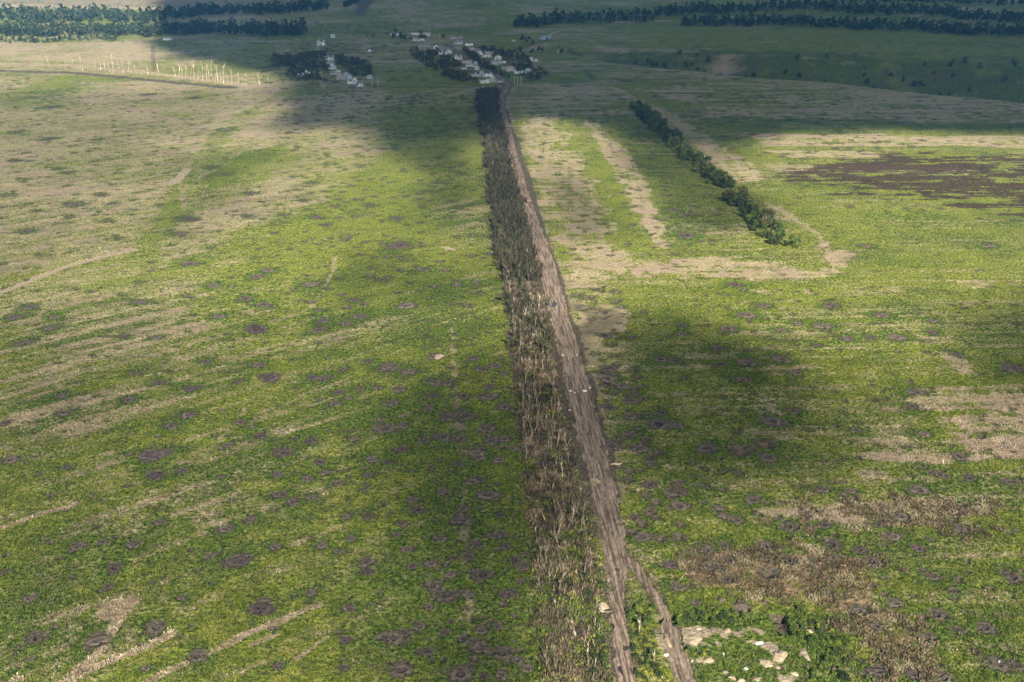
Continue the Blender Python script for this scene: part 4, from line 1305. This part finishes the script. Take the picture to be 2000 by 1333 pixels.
vp = []
for zi, (poly, n, where) in enumerate(VIL[:8]):
    vp += [(x, y, rh.uniform(.8, 2.2)) for x, y in in_poly(poly, n * 5, 860 + zi)]
V, F = clump_field(np.array(vp), 1.5, 14, .5, 55, 1.0, .9)
tag(link('undergrowth', mesh_from('undergrowth', V, F, M['brush'])), 'overgrown gardens and scrub around the hamlets', 'undergrowth', None, 'stuff')
# far belts of wood
FT = [crown_mesh(700 + k, [14, 16, 11.5, 15][k], [4.0, 4.2, 4.4, 3.7][k], M['leaf_far'], 170, 2.2, .05, 'tree') for k in range(4)]
FT2 = []
for k, me in enumerate(FT):     # add a trunk inside the same small mesh
    FT2.append(me)
BELTS = [([(-60, 40), (120, 39), (300, 37), (380, 32), (500, 28), (640, 24)], 14, 620, 1.15, 'rear wood at the western skyline'),
         ([(-60, 67), (200, 68), (400, 69), (600, 69)], 15, 700, 1.0, 'front edge of the western wood'),
         ([(-60, 81), (230, 80)], 8, 150, .5, 'low scrub before the western wood'),
         ([(1005, 55), (1100, 48), (1200, 43), (1330, 37), (1500, 30), (1700, 33), (1800, 38), (2060, 56)], 10, 720, 1.05, 'middle eastern wood'),
         ([(1330, 55), (1500, 52), (1600, 58), (1750, 65), (2060, 84)], 9, 460, 1.0, 'front eastern wood'),
         ([(1640, 18), (1760, 14), (2060, 20)], 5, 160, .9, 'farthest eastern wood'),
         ([(672, 20), (700, 4), (715, -8)], 4, 60, .9, 'lone wood strip beside the far road')]
rf = random.Random(44)
mass = []
for pl, dep, n, sc, where in BELTS:
    L = [0]
    for a, b in zip(pl[:-1], pl[1:]): L.append(L[-1] + math.hypot(b[0] - a[0], b[1] - a[1]))
    tr_ = []
    for k in range(int(n * 1.5)):
        s_ = rf.uniform(0, L[-1]); dpt = rf.random() ** 1.2 * dep
        px = float(np.interp(s_, L, [p[0] for p in pl])); py = float(np.interp(s_, L, [p[1] for p in pl]))
        py += 2.0 * math.sin(px / 37.) + 1.5 * math.sin(px / 11.)
        x, y = P(px, py - dpt)
        tr_.append((dpt, x, y, px))
    tr_.sort()
    ni = min(int(n * .12) + 6, 60)
    front = sorted([q for q in tr_[:ni] if 0 < q[3] < 2000], key=lambda q: q[1])
    for k, (dpt, x, y, px) in enumerate(front):
        o = link('wood_tree', FT[rf.randrange(4)], (x, y, hz(x, y)), rf.uniform(0, 6), None, sc * rf.uniform(.55, 1.1))
        tag(o, f'front tree of the {where}'+ f', {ordw(k + 1)} from the west', 'tree', f'front trees of the {where}')
    mass += [(x, y, sc) for (dpt, x, y, px) in tr_[ni:]]
Vs = []; tot = 0
for x, y, sc in mass:
    me = FT[rf.randrange(4)]
    co = np.empty(len(me.vertices) * 3, np.float32); me.vertices.foreach_get('co', co); co = co.reshape(-1, 3)[:90 * 4]
    a = rf.uniform(0, 6.28); s_ = sc * rf.choice([.5, .65, .8, .95, 1.1])
    Vs.append(np.stack([(co[:, 0] * math.cos(a) - co[:, 1] * math.sin(a)) * s_ + x, (co[:, 0] * math.sin(a) + co[:, 1] * math.cos(a)) * s_ + y, co[:, 2] * s_ + hz(x, y)], 1))
V = np.concatenate(Vs)
tag(link('woods', mesh_from('woods', V, np.arange(len(V)).reshape(-1, 4), M['leaf_far'])), 'dark shelter woods massed across the far plain', 'woods', None, 'stuff')

# ------------------------------------------------------------------ ruined houses
def wall_run(b, x0, y0, x1, y1, h, th, r, holes=True, mi=0):
    L = math.hypot(x1 - x0, y1 - y0); a = math.atan2(y1 - y0, x1 - x0)
    n = max(3, int(L / 1.1)); st = L / n
    for i in range(n):
        cx = x0 + math.cos(a) * (i + .5) * st; cy = y0 + math.sin(a) * (i + .5) * st
        hh = h * r.choice([1, 1, .95, .8, .55, .3])
        if holes and i % 3 == 1 and hh > h * .7:      # window: sill below, lintel above
            b.box((cx, cy, .45), (st * .998, th, .9), a, mi); b.box((cx, cy, hh - .3), (st * .998, th, .6), a, mi)
        else:
            b.box((cx, cy, hh / 2), (st * .998, th, hh), a, mi)
def house_variant(seed, wx, wy, h, roofed, pale):
    r = random.Random(seed)
    wm_ = M['plaster'] if pale else M['brick']
    b = MB(); t = .4
    wall_run(b, -wx / 2 + t, -wy / 2, wx / 2 - t, -wy / 2, h, t, r); wall_run(b, -wx / 2 + t, wy / 2, wx / 2 - t, wy / 2, h, t, r)
    wall_run(b, -wx / 2, -wy / 2, -wx / 2, wy / 2, h, t, r); wall_run(b, wx / 2, -wy / 2, wx / 2, wy / 2, h, t, r)
    wall_run(b, .5, -wy / 2 + t, .5, wy / 2 - t, h, .3, r, False)
    for sx in (-1, 1):
        b.box((sx * (wx / 2 - .004), 0, h + .4), (t * .9, wy * .45, 1.1), 0)
    parts = [('wall', b.mesh('wall', wm_))]
    rb_ = MB()
    for k in range(70):
        x, y = r.gauss(0, wx * .38), r.gauss(0, wy * .42); s_ = r.uniform(.25, 1.0)
        rb_.box((x, y, s_ * .25 + max(0, .8 - (abs(x) + abs(y)) * .12) * r.random()), (s_, s_ * r.uniform(.5, 1), s_ * .55), r.uniform(0, 3), 0, r.uniform(-.6, .6))
    parts.append(('rubble', rb_.mesh('rubble', M['rubble'])))
    if roofed:
        q = MB(); ex = .5
        pk = h + 2.2
        for sy in (-1, 1):
            n = 6
            for i in range(n):
                if r.random() < (.1 if roofed > 1 else .45): continue
                xa = -wx / 2 - ex + (wx + 2 * ex) * i / n; xb = xa + (wx + 2 * ex) / n * .985
                ya, za = sy * (wy / 2 + ex), h - .2
                v = [(xa, ya, za), (xb, ya, za), (xb, sy * .02, pk), (xa, sy * .02, pk), (xa, ya, za + .18), (xb, ya, za + .18), (xb, sy * .02, pk + .18), (xa, sy * .02, pk + .18)]
                q.add(v, [(0, 1, 2, 3), (4, 7, 6, 5), (0, 4, 5, 1), (1, 5, 6, 2), (2, 6, 7, 3), (3, 7, 4, 0)])
        parts.append(('roof', q.mesh('roof', M['roof'])))
    return parts
HV = {'ruin': house_variant(1, 9, 7, 2.8, 0, True), 'long': house_variant(2, 14, 7, 2.8, 0, False), 'half': house_variant(3, 10, 8, 3, 1, True), 'roofed': house_variant(4, 9, 9, 4.2, 2, True),
      'brick': house_variant(5, 11, 7, 3, 0, False), 'shed': house_variant(6, 4.5, 3.6, 2.2, 0, True), 'big': house_variant(7, 17, 10, 3.6, 0, False), 'hut': house_variant(8, 5, 4, 2.4, 2, True)}
DESC = {'ruin': 'roofless white-walled house ruin', 'long': 'long roofless grey ruin', 'half': 'half-roofed white house ruin', 'roofed': 'house still under its pale slate roof', 'brick': 'collapsed grey brick house',
        'shed': 'small white shed ruin', 'big': 'large burnt-out ruin', 'hut': 'tiny white hut'}
HOUSES = [(809, 80, 'hut'), (821, 80, 'ruin'), (829, 90, 'brick'), (852, 94, 'ruin'), (849, 104, 'shed'), (865, 106, 'half'), (877, 104, 'ruin'), (895, 116, 'roofed'), (891, 76, 'long'), (896, 86, 'half'), (916, 89, 'ruin'),
          (922, 98, 'shed'), (931, 101, 'brick'), (937, 107, 'half'), (957, 105, 'long'), (951, 112, 'ruin'), (973, 116, 'ruin'), (970, 125, 'half'), (984, 123, 'shed'), (989, 134, 'brick'), (998, 137, 'big'), (1014, 143, 'ruin'),
          (1032, 142, 'hut'), (930, 149, 'half'), (940, 144, 'brick'), (951, 149, 'ruin'), (962, 153, 'shed'), (912, 123, 'brick'), (922, 129, 'half'), (907, 136, 'shed'), (931, 136, 'hut'), (946, 163, 'ruin'), (958, 160, 'brick'),
          (970, 162, 'long'), (1036, 120, 'hut'), (1047, 121, 'shed'), (836, 72, 'hut'), (1003, 81, 'shed'), (1094, 93, 'hut'),
          (643, 118, 'half'), (644, 124, 'long'), (649, 129, 'hut'), (644, 135, 'shed'), (652, 135, 'hut'), (661, 141, 'shed'), (656, 146, 'brick'), (671, 154, 'big'), (684, 156, 'hut'), (688, 165, 'ruin'), (693, 160, 'shed'),
          (705, 171, 'hut'), (722, 155, 'hut'), (590, 150, 'ruin'), (599, 146, 'half'), (612, 153, 'shed'), (627, 88, 'roofed'), (327, 78, 'ruin'), (334, 78, 'shed'), (650, 73, 'hut'), (722, 101, 'hut')]
def hzone(px, py):
    if px < 400: return 'under the western wood'
    if px < 740: return 'in the lone hamlet' if 100 < py < 168 and px > 635 and px < 700 else ('west of the lone hamlet' if px < 635 else 'out on the meadow by the lone hamlet')
    if px > 1025: return 'alone in the meadow east of the village'
    ax = 873 + (py - 86) * 1.45
    if px > ax + 2: return 'on the east side of the village street'
    return 'on the west side of the village street'
hb = {}
for q in HOUSES: hb.setdefault((q[2], hzone(q[0], q[1])), []).append(q)
STREET = math.atan2(P(900, 100)[1] - P(980, 155)[1], P(900, 100)[0] - P(980, 155)[0])
for (kd, zn), qs in hb.items():
    qs.sort(key=lambda q: -q[1])
    for k, (px, py, _) in enumerate(qs):
        x, y = P(px, py)
        e = bpy.data.objects.new('ruined_house', None); COL.objects.link(e)
        e.location = (x, y, hz(x, y)); e.rotation_euler = (0, 0, rh.choice([0, math.pi / 2, .2, -.3]) + rh.uniform(-.15, .15)); e.scale = (rh.uniform(.8, 1.1),) * 3
        for nm, me in HV[kd]:
            link(nm, me, parent=e)
        tag(e, f'{DESC[kd]} {zn}' + (f', {ordw(k + 1)} nearest' if len(qs) > 1 else ''), 'house', 'ruined houses of the hamlets')
# long white sheds behind the village
for (pa, pb, py, lb) in ((763, 787, 70, 'long low white shed wall west of its twin behind the village'), (800, 840, 69, 'longer low white shed wall nearer the village')):
    a, b_ = P(pa, py), P(pb, py)
    L = b_[0] - a[0]; e = bpy.data.objects.new('shed', None); COL.objects.link(e)
    e.location = ((a[0] + b_[0]) / 2, a[1], hz(a[0], a[1]))
    q = MB(); n = int(L / 3)
    for i in range(n):
        q.box((-L / 2 + (i + .5) * L / n, -3, 1.1), (L / n * .8, .4, 2.2)); q.box((-L / 2 + (i + .5) * L / n, 3, 1.1), (L / n * .8, .4, 2.2))
    q.box((-L / 2, 0, 1.3), (.4, 5.5, 2.6)); q.box((L / 2, 0, 1.3), (.4, 5.5, 2.6))
    link('wall', q.mesh('wall', M['plaster']), parent=e)
    q = MB()
    q.add([(-L / 2 - .3, -3.4, 2.21), (L / 2 + .3, -3.4, 2.21), (L / 2 + .3, 0, 3.1), (-L / 2 - .3, 0, 3.1), (-L / 2 - .3, 3.4, 2.21), (L / 2 + .3, 3.4, 2.21)], [(0, 1, 2, 3), (3, 2, 5, 4)])
    link('roof', q.mesh('roof', M['concrete']), parent=e)
    tag(e, lb, 'shed', 'long white sheds behind the village')
# utility poles
def pole_meshes(h, arm):
    p = MB(); p.tube([(0, 0, 0), (0, 0, h)], [.22, .14], 8)
    a = MB(); a.box((0, 0, h - .6), (arm, .18, .22))
    for k in (-1, 0, 1): a.tube([(k * arm * .42, 0, h - .49), (k * arm * .42, 0, h - .15)], [.09, .06], 6)
    return p.mesh('post', M['concrete']), a.mesh('crossarm', M['metal'])
PM = pole_meshes(9, 2.2); PT = pole_meshes(13, 8)
for k, (px, py, lb, big, tilt) in enumerate([(1005, 167, 'concrete pole west of two others at the village entrance', 0, 0), (1011, 169, 'middle concrete pole of three at the village entrance', 0, .02),
        (1018, 169, 'concrete pole east of two others at the village entrance', 0, -.02), (942, 126, 'utility pole in the middle of the village street', 0, 0), (972, 150, 'leaning utility pole by the lower village ruins', 0, .05),
        (894, 102, 'utility pole at the upper end of the village street', 0, 0), (859, 76, 'thin pole behind the village beside the white shed', 0, 0), (840, 66, 'pole standing at the end of the long white shed', 0, 0),
        (1019, 55, 'pole on the stream bank behind the village', 0, 0), (1213, 44, 'leaning transmission mast with wide crossarm, westernmost of four', 1, -.3), (1229, 44, 'leaning transmission mast second from the west', 1, -.12),
        (1238, 42, 'upright transmission mast third from the west', 1, 0), (1255, 42, 'leaning transmission mast easternmost of four', 1, -.3), (1294, 39, 'single pale mast beyond the four transmission masts', 1, 0),
        (1576, 33, 'thin mast rising before the eastern wood', 1, 0), (1946, 54, 'thin mast at the end of the eastern wood', 1, 0)]):
    x, y = P(px, py)
    ms = PT if big else PM
    o = link('utility_pole', ms[0], (x, y, hz(x, y)), 0)
    o.rotation_euler = (0, tilt, .3)
    if big or py > 140: link('crossarm', ms[1], parent=o)
    tag(o, lb, 'utility pole', 'poles around the village')
# pale pond in the stream bed
q = W([(1052, 79), (1062, 73), (1074, 71), (1078, 75), (1066, 81)])
zp = max(hz(*p) for p in q) + .5
V = [(p[0], p[1], zp) for p in q]
tag(link('pond', mesh_from('pond', V, [tuple(range(len(V)))], M['water'])), 'small pale pond in the stream bed behind the village', 'pond', None, 'structure')

# ------------------------------------------------------------------ heaps, dugout, slabs and wrecks near the road
def heap(seed, rx, ry, h, mat, n=20, rings=5):
    r = random.Random(seed); V = [(0, 0, h)]; F = []
    ph = [r.uniform(0, 6) for _ in range(3)]
    for j in range(1, rings + 1):
        t = j / rings
        for k in range(n):
            th = 2 * math.pi * k / n
            w_ = 1 + .20 * math.sin(2 * th + ph[0]) + .16 * math.sin(3 * th + ph[1]) + .10 * math.sin(6 * th + ph[2]) + r.uniform(-.12, .12)
            V.append((rx * t * w_ * math.cos(th), ry * t * w_ * math.sin(th), h * (math.cos(t * math.pi / 2) ** .8 if t < 1 else -.12) + r.uniform(-.14, .14) * h))
    for k in range(n): F.append((0, 1 + k, 1 + (k + 1) % n))
    for j in range(rings - 1):
        for k in range(n):
            a = 1 + j * n + k; b = 1 + j * n + (k + 1) % n
            F.append((a, a + n, b + n, b))
    return mesh_from('heap', V, F, mat, True)
HEAPS = [(1357, 1251, 16, 10, .8, 'sand', 'broad flat sand heap nearest the side track'), (1395, 1231, 10, 6, 1.1, 'soil_pale', 'round clay heap at the rear of the trench works'),
         (1421, 1233, 9, 5, 1.0, 'sand', 'small pale heap beside the round clay heap'), (1366, 1229, 6, 3, .6, 'sand', 'tiny pair of sandy bumps behind the flat heap'),
         (1449, 1187, 17, 9, 1.3, 'soil_pale', 'pinkish clay heap behind the dark ditch'), (1408, 1172, 9, 6, 1.1, 'soil_pale', 'pointed clay heap on the green behind the ditch'),
         (1523, 1284, 15, 13, 1.3, 'sand', 'large sand heap spilling toward the trench hole'), (1498, 1297, 16, 8, .9, 'sand', 'white sand heap over the dugout mouth'),
         (1571, 1279, 9, 12, 1.3, 'sand', 'oval sand heap among the dark bushes'), (1456, 1307, 5, 3.5, .8, 'concrete', 'small whitish boulder heap on the dark grass'),
         (1518, 1305, 6, 4, .7, 'sand', 'low sand bump below the white sand heap'), (1552, 1317, 8, 4.5, .6, 'sand', 'low tan bump on the dark grass near the bushes'),
         (1430, 1326, 9, 5, .8, 'sand', 'westernmost of the sand heaps at the closest edge'), (1447, 1331, 9, 5, .8, 'sand', 'sand heap beside the westernmost one at the closest edge'),
         (1478, 1329, 10, 5, .8, 'sand', 'middle sand heap at the closest edge'), (1535, 1331, 10, 4, .6, 'sand', 'easternmost sand heap at the closest edge'),
         (1581, 1235, 8, 4, .9, 'sand', 'small pale heap by the bush line'), (1629, 1308, 7, 4, .7, 'soil_pale', 'isolated pinkish heap near the rusty reeds'),
         (1385, 1290, 13, 6, .8, 'sand', 'long sandy heap in the middle of the trench works'), (1303, 1250, 7, 12, .9, 'sand', 'pale spoil bank beside the side track'),
         (1280, 1232, 6, 6, .8, 'soil_pale', 'low spoil bump west of the side track'), (1161, 942, 12, 7, .5, 'straw', 'straw-coloured heap spread on the dirt road'),
         (1205, 907, 11, 2.2, .6, 'sand', 'thin sandy bank on the road verge'), (1096, 1014, 8, 9, .7, 'sand', 'orange clay mound inside the shelterbelt'),
         (1105, 830, 7, 4, .8, 'soil_pale', 'pink earth mound between the bare trunks'), (857, 697, 10, 5, 1.0, 'sand', 'orange earth heap beside a crater in the west field')]
for k, (px, py, rx, ry, h, mt, lb) in enumerate(HEAPS):
    h = h * .62
    x, y = P(px, py); kx = pxm(y); dep = math.sin(math.atan2(H, y))
    me = heap(900 + k, rx / kx, ry / kx / dep, h, M[mt])
    o = link('spoil_heap', me, (x, y, hz(x, y) + .12), rh.uniform(-.1, .1))
    tag(o, lb, 'heap', 'spoil heaps')
# dugout with sand cap
x, y = P(1176, 1186)
e = bpy.data.objects.new('dugout', None); COL.objects.link(e); e.location = (x, y, hz(x, y))
c = link('sand_cap', heap(990, 1.7, 1.5, 1.25, M['sand']), parent=e)
q = MB(); q.box((0, -1.45, .18), (3.6, .3, .5), 0, 0); link('entrance', q.mesh('entrance', M['dark']), parent=e)  # solid dark block; the shade inside the slit is put into its colour
q = MB()
for k in range(7): q.tube([(-1.8 + k * .04, -1.8 - k * .02, .1), (1.9, -1.75 - k * .03, .15)], [.09, .08], 6)
q.tube([(-1.75, -1.9, 0), (-1.7, -2.1, 1.0)], [.07, .06], 6)
link('log', q.mesh('log', M['bark']), parent=e)
tag(e, 'cream sand-capped dugout with a dark slit beside the dirt road', 'dugout')
# slabs and scraps
def slab(px, py, sx, sy, sz, rz, mt, lb, name='slab', tilt=.1, z=.25):
    x, y = P(px, py); b = MB(); r = random.Random(int(px * 7 + py))
    n = 10; top = []; bot = []
    for i in range(n):
        th = i / n * 6.283
        w_ = 1 / max(abs(math.cos(th)) ** 1, abs(math.sin(th)), .72) * r.uniform(.85, 1.05)
        top.append((sx / 2 * math.cos(th) * w_, sy / 2 * math.sin(th) * w_, sz)); bot.append((sx / 2 * math.cos(th) * w_, sy / 2 * math.sin(th) * w_, 0))
    b.add(top + bot, [tuple(range(n))] + [tuple(range(2 * n - 1, n - 1, -1))] + [(i, i + n, (i + 1) % n + n, (i + 1) % n) for i in range(n)])
    o = link(name, b.mesh(name, M[mt]), (x, y, hz(x, y) + z - .1))
    o.rotation_euler = (tilt, tilt * .5, rz)
    tag(o, lb, 'slab' if name == 'slab' else 'metal sheet', 'broken slabs' if name == 'slab' else 'torn metal sheets')
slab(1142, 766, 1.7, 1.0, .35, .3, 'concrete', 'largest white slab lying across the dirt road')
slab(1152, 760, .9, .7, .3, 1.1, 'concrete', 'white slab fragment behind the largest road slab')
slab(1114, 766, .8, .6, .3, .5, 'concrete', 'small white slab at the belt side of the road')
slab(1122, 769, .9, .5, .3, 2.0, 'metal', 'grey scrap between the road slabs', 'metal_sheet')
slab(1128, 768, .8, .5, .3, .2, 'rust', 'dark scrap touching the grey one on the road', 'metal_sheet')
slab(1099, 695, .7, .5, .3, .2, 'concrete', 'white chunk on the belt side of the rutted road')
slab(1127, 695, .8, .5, .3, .9, 'concrete', 'white chunk on the field side of the rutted road')
slab(1030, 716, 1.8, 1.1, .2, .4, 'plaster', 'white panel thrown among the belt rubble', 'metal_sheet', .4, .5)
slab(1041, 718, 1.2, .9, .2, 1.4, 'plaster', 'smaller white panel among the belt rubble', 'metal_sheet', .5, .5)
slab(1027, 818, 2.4, .7, .12, .1, 'metal', 'pale metal sheet across the shelterbelt floor', 'metal_sheet', .25, .5)
slab(1044, 816, 1.9, .7, .12, .2, 'metal', 'second metal sheet beside the pale one in the belt', 'metal_sheet', -.2, .5)
slab(1057, 817, 1.2, .7, .12, .9, 'metal', 'bent metal sheet between two bare trunks', 'metal_sheet', .4, .5)
slab(1483, 1258, 2.1, .9, .25, .35, 'concrete', 'bright white slab on the sand of the trench works')
slab(1366, 1274, 1.2, .6, .2, .2, 'concrete', 'bluish white slab south of the flat sand heap')
slab(1413, 1279, .4, .8, .3, .1, 'concrete', 'upright white chunk in the middle of the trench works')
slab(1301, 1281, 1.0, .7, .3, .6, 'concrete', 'white chunk on the spoil bank by the side track')
slab(1352, 1293, .7, .4, .3, .6, 'concrete', 'little white chunk east of the side track')
slab(1053, 1214, .6, .5, .3, .6, 'concrete', 'white chunk at the field edge of the near belt')
slab(1051, 789, .8, 1.9, .25, .7, 'bark', 'bleached log heap on the field edge of the belt')
slab(1112, 803, .6, .5, .3, .6, 'concrete', 'white chunk between belt and road')
slab(1951, 1295 - 0, .5, .4, .3, .6, 'concrete', 'tiny white chunk in the closest east corner')
# burnt-out vehicles on the road
def wreck(px, py, lb, rz):
    x, y = P(px, py); e = bpy.data.objects.new('wrecked_vehicle', None); COL.objects.link(e)
    e.location = (x, y, hz(x, y) + .1); e.rotation_euler = (0, .06, rz); e.scale = (1.25,) * 3
    b = MB(); b.box((0, 0, .75), (2.4, 5.0, .7)); b.box((0, 2.0, 1.25), (2.2, 1.4, .35), 0, 0, -.2); link('hull', b.mesh('hull', M['rust']), parent=e)
    b = MB(); b.box((0, -.6, 1.45), (2.0, 2.4, .7)); b.box((0, -.6, 1.85), (1.7, 1.9, .12), 0, 0, .05); link('cabin', b.mesh('cabin', M['rust']), parent=e)
    for sx in (-1, 1):
        for sy in (-1.6, 0, 1.6):
            b = MB(); b.tube([(sx * 1.0, sy, .42), (sx * 1.35, sy, .42)], [.45, .45], 12); link('wheel', b.mesh('wheel', M['dark']), parent=e)
    tag(e, lb, 'vehicle', 'burnt-out vehicles on the road')
wreck(1030, 394, 'burnt-out vehicle sitting where the bypass track leaves the road', .35)
wreck(994, 249, 'smaller pale-topped wreck on the verge near the village end', 1.2)

# bushes around the trench works and the lone tall stems
BU = [crown_mesh(950 + k, [2.0, 1.5, 2.6, 1.2][k], [1.5, 1.3, 1.4, 1.2][k], M[['leaf', 'leaf_dark', 'leaf_dark', 'weed'][k]], 200, .42, 0, 'bush') for k in range(4)]
BZ = [([(1225, 1195), (1290, 1215), (1290, 1333), (1245, 1333)], 46, 'on the wedge between road and side track'), ([(1310, 1196), (1470, 1200), (1470, 1212), (1320, 1222)], 26, 'along the dark ditch'),
      ([(1545, 1190), (1580, 1190), (1650, 1260), (1660, 1333), (1580, 1333), (1550, 1260)], 44, 'in the bush line east of the trench works'), ([(1335, 1262), (1380, 1265), (1400, 1285), (1345, 1290)], 7, 'between the sand heaps'),
      ([(1255, 1180), (1290, 1195), (1280, 1215), (1225, 1200)], 8, 'where the ditch meets the side track'), ([(1130, 1120), (1185, 1120), (1190, 1333), (1150, 1333)], 30, 'along the road edge of the near belt')]
for zi, (poly, n, where) in enumerate(BZ):
    pts = sorted(in_poly(poly, n, 840 + zi), key=lambda p: p[1])
    k2 = 0
    for k, (x, y) in enumerate(pts):
        if any((x - hx) ** 2 + (y - hy) ** 2 < 2.2 for hx, hy in [P(h_[0], h_[1]) for h_ in HEAPS]): continue
        k2 += 1
        v = rh.randrange(4)
        o = link('bush', BU[v], (x, y, hz(x, y) - .1), rh.uniform(0, 6), None, rh.uniform(.6, 1.15))
        tag(o, f'{["mid-green", "dark", "dark upright", "bright green"][v]} bush {where}, {ordw(k2)} nearest', 'bush', 'bushes around the trench works')
for px, py, lb in ((1248, 1235, 'thin white birch-like trunk on the wedge between road and side track'), (1276, 1300, 'thin pale trunk low on the wedge by the side track')):
    x, y = P(px, py)
    place_snag(1, x, y, .5, 1.1, True, lb, 'lone trunks on the wedge', (.05, -.05))

# ------------------------------------------------------------------ clouds that shade the plain
CH = 950.0
OFF = (SUNV.x / SUNV.z * CH, SUNV.y / SUNV.z * CH)
SHADE = [  # photo outline on the ground, strength, softness in metres
    ([(-700, 600), (300, 560), (560, 620), (800, 560), (980, 600), (1060, 1420), (-700, 1420)], .42, 45),
    ([(1100, 640), (1500, 700), (2300, 640), (2300, 1420), (1080, 1420)], .34, 35),
    ([(330, 280), (600, 290), (560, 400), (330, 480), (250, 400)], .42, 35),
    ([(-700, 150), (540, 180), (430, 260), (250, 500), (-700, 650)], .36, 45),
    ([(292, -40), (296, 60), (305, 95), (380, 118), (500, 148), (560, 178), (520, 215), (440, 262), (540, 272), (640, 252), (760, 262), (800, 262), (950, 262), (1050, 232), (1150, 236), (1250, 270), (1400, 290), (1480, 262), (1600, 248), (2600, 270), (4000, 240), (4000, -60)], 1.0, 30),
    ([(760, 260), (960, 240), (975, 420), (990, 560), (880, 540), (850, 460), (800, 400), (785, 320)], .74, 24),
    ([(930, 200), (1010, 200), (1050, 430), (1060, 560), (990, 570), (960, 450)], .82, 14),
    ([(1040, 300), (1130, 330), (1190, 420), (1120, 470), (1060, 430)], .66, 18),
    ([(1180, 250), (1330, 260), (1460, 350), (1480, 420), (1400, 430), (1290, 370), (1210, 320)], .70, 20),
    ([(1300, 250), (1500, 250), (1460, 330), (1400, 320)], .6, 18),
    ([(640, 500), (760, 470), (960, 560), (980, 620), (820, 600), (640, 570)], .45, 16),
    ([(1210, 640), (1330, 620), (1430, 690), (1520, 760), (1560, 850), (1420, 900), (1280, 860), (1240, 760)], .74, 20),
    ([(1780, 590), (2100, 570), (2300, 720), (1980, 760), (1840, 700)], .62, 22),
    ([(840, 700), (1000, 700), (1050, 1000), (1050, 1333), (900, 1400), (830, 1100), (800, 900)], .60, 16),
    ([(700, 1240), (1000, 1180), (1040, 1400), (700, 1400)], .25, 12),
    ([(1560, 1230), (2100, 1180), (2100, 1420), (1560, 1420)], .22, 14),
    ([(-100, 700), (230, 690), (330, 780), (260, 900), (-100, 960)], .30, 22),
    ([(0, 1040), (300, 1100), (420, 1260), (300, 1400), (-60, 1400)], .15, 16)]
gx = np.arange(-1500, 2600, 13.0); gy = np.arange(100, 3300, 13.0)
GX, GY = np.meshgrid(gx, gy, indexing='ij')
gxf, gyf = GX.ravel(), GY.ravel()
T = np.ones(gxf.size)
nz = fbm(gxf / 90., gyf / 90., 130, 4) - .5
nz2 = fbm(gxf / 220., gyf / 160., 131, 3) - .5
for pts, val, soft in SHADE:
    q = W([(p[0], max(p[1], -20)) for p in pts])
    mk = box_of(gxf, gyf, q, soft * 3)
    d = sdpoly(gxf[mk], gyf[mk], q)
    f = sst(-soft, soft, d + nz[mk] * soft * 3.4) * val * (1 + nz2[mk] * (.5 if val < .9 else .0))
    T[mk] *= 1 - np.clip(f, 0, .97)
T[gyf > 1250] = np.minimum(T[gyf > 1250], 1)
dens = 1 - T
# opacity of each of the two shells of the cloud body
alpha = 1 - np.sqrt(1 - np.clip(dens, 0, .95))
nxg, nyg = GX.shape
lump = fbm(gxf / 45., gyf / 45., 140, 3)
thick = 4 + dens * 70 * lump
sh = np.array([SUNV.x / SUNV.z, SUNV.y / SUNV.z])
bx, by = gxf + OFF[0], gyf + OFF[1]
Vb = np.stack([bx, by, np.full(bx.size, CH)], 1)
Vt = np.stack([bx + sh[0] * thick, by + sh[1] * thick, CH + thick], 1)
idx = (np.arange(nxg - 1)[:, None] * nyg + np.arange(nyg - 1)[None, :]).ravel()
quad = np.stack([idx, idx + nyg, idx + nyg + 1, idx + 1], 1)
keep = alpha[quad].max(1) > .015
quad = quad[keep]
N0 = bx.size
allq = np.concatenate([quad[:, ::-1], quad + N0])
me = mesh_from('clouds', np.concatenate([Vb, Vt]), allq, [], True)
at = me.attributes.new('vapour', 'FLOAT', 'POINT')
at.data.foreach_set('value', np.concatenate([alpha, alpha]).astype(np.float32))
cm, cn, cb = new_mat('cloud_vapour')
cb.inputs['Base Color'].default_value = (.85, .86, .88, 1)
ca = node(cn, 'ShaderNodeAttribute', attribute_name='vapour')
cn.links.new(ca.outputs['Fac'], cb.inputs['Alpha'])
me.materials.append(cm)
tag(link('clouds', me), 'broken drifting cloud casting shade over the plain', 'clouds', None, 'stuff')

# ------------------------------------------------------------------ haze
hm = bpy.data.materials.new('thin_haze'); hm.use_nodes = True
hn = hm.node_tree; hn.nodes.clear()
pv = hn.nodes.new('ShaderNodeVolumePrincipled'); ho = hn.nodes.new('ShaderNodeOutputMaterial')
pv.inputs['Color'].default_value = (.12, .48, 1.0, 1)
pv.inputs['Density'].default_value = 0.000048
hn.links.new(pv.outputs[0], ho.inputs['Volume'])
b = MB(); b.box((0, 7000, (-60 + 162) / 2), (110000, 17000, 222))
me = b.mesh('haze', hm)
tag(link('haze', me), 'thin blue haze over the plain', 'haze', None, 'stuff')
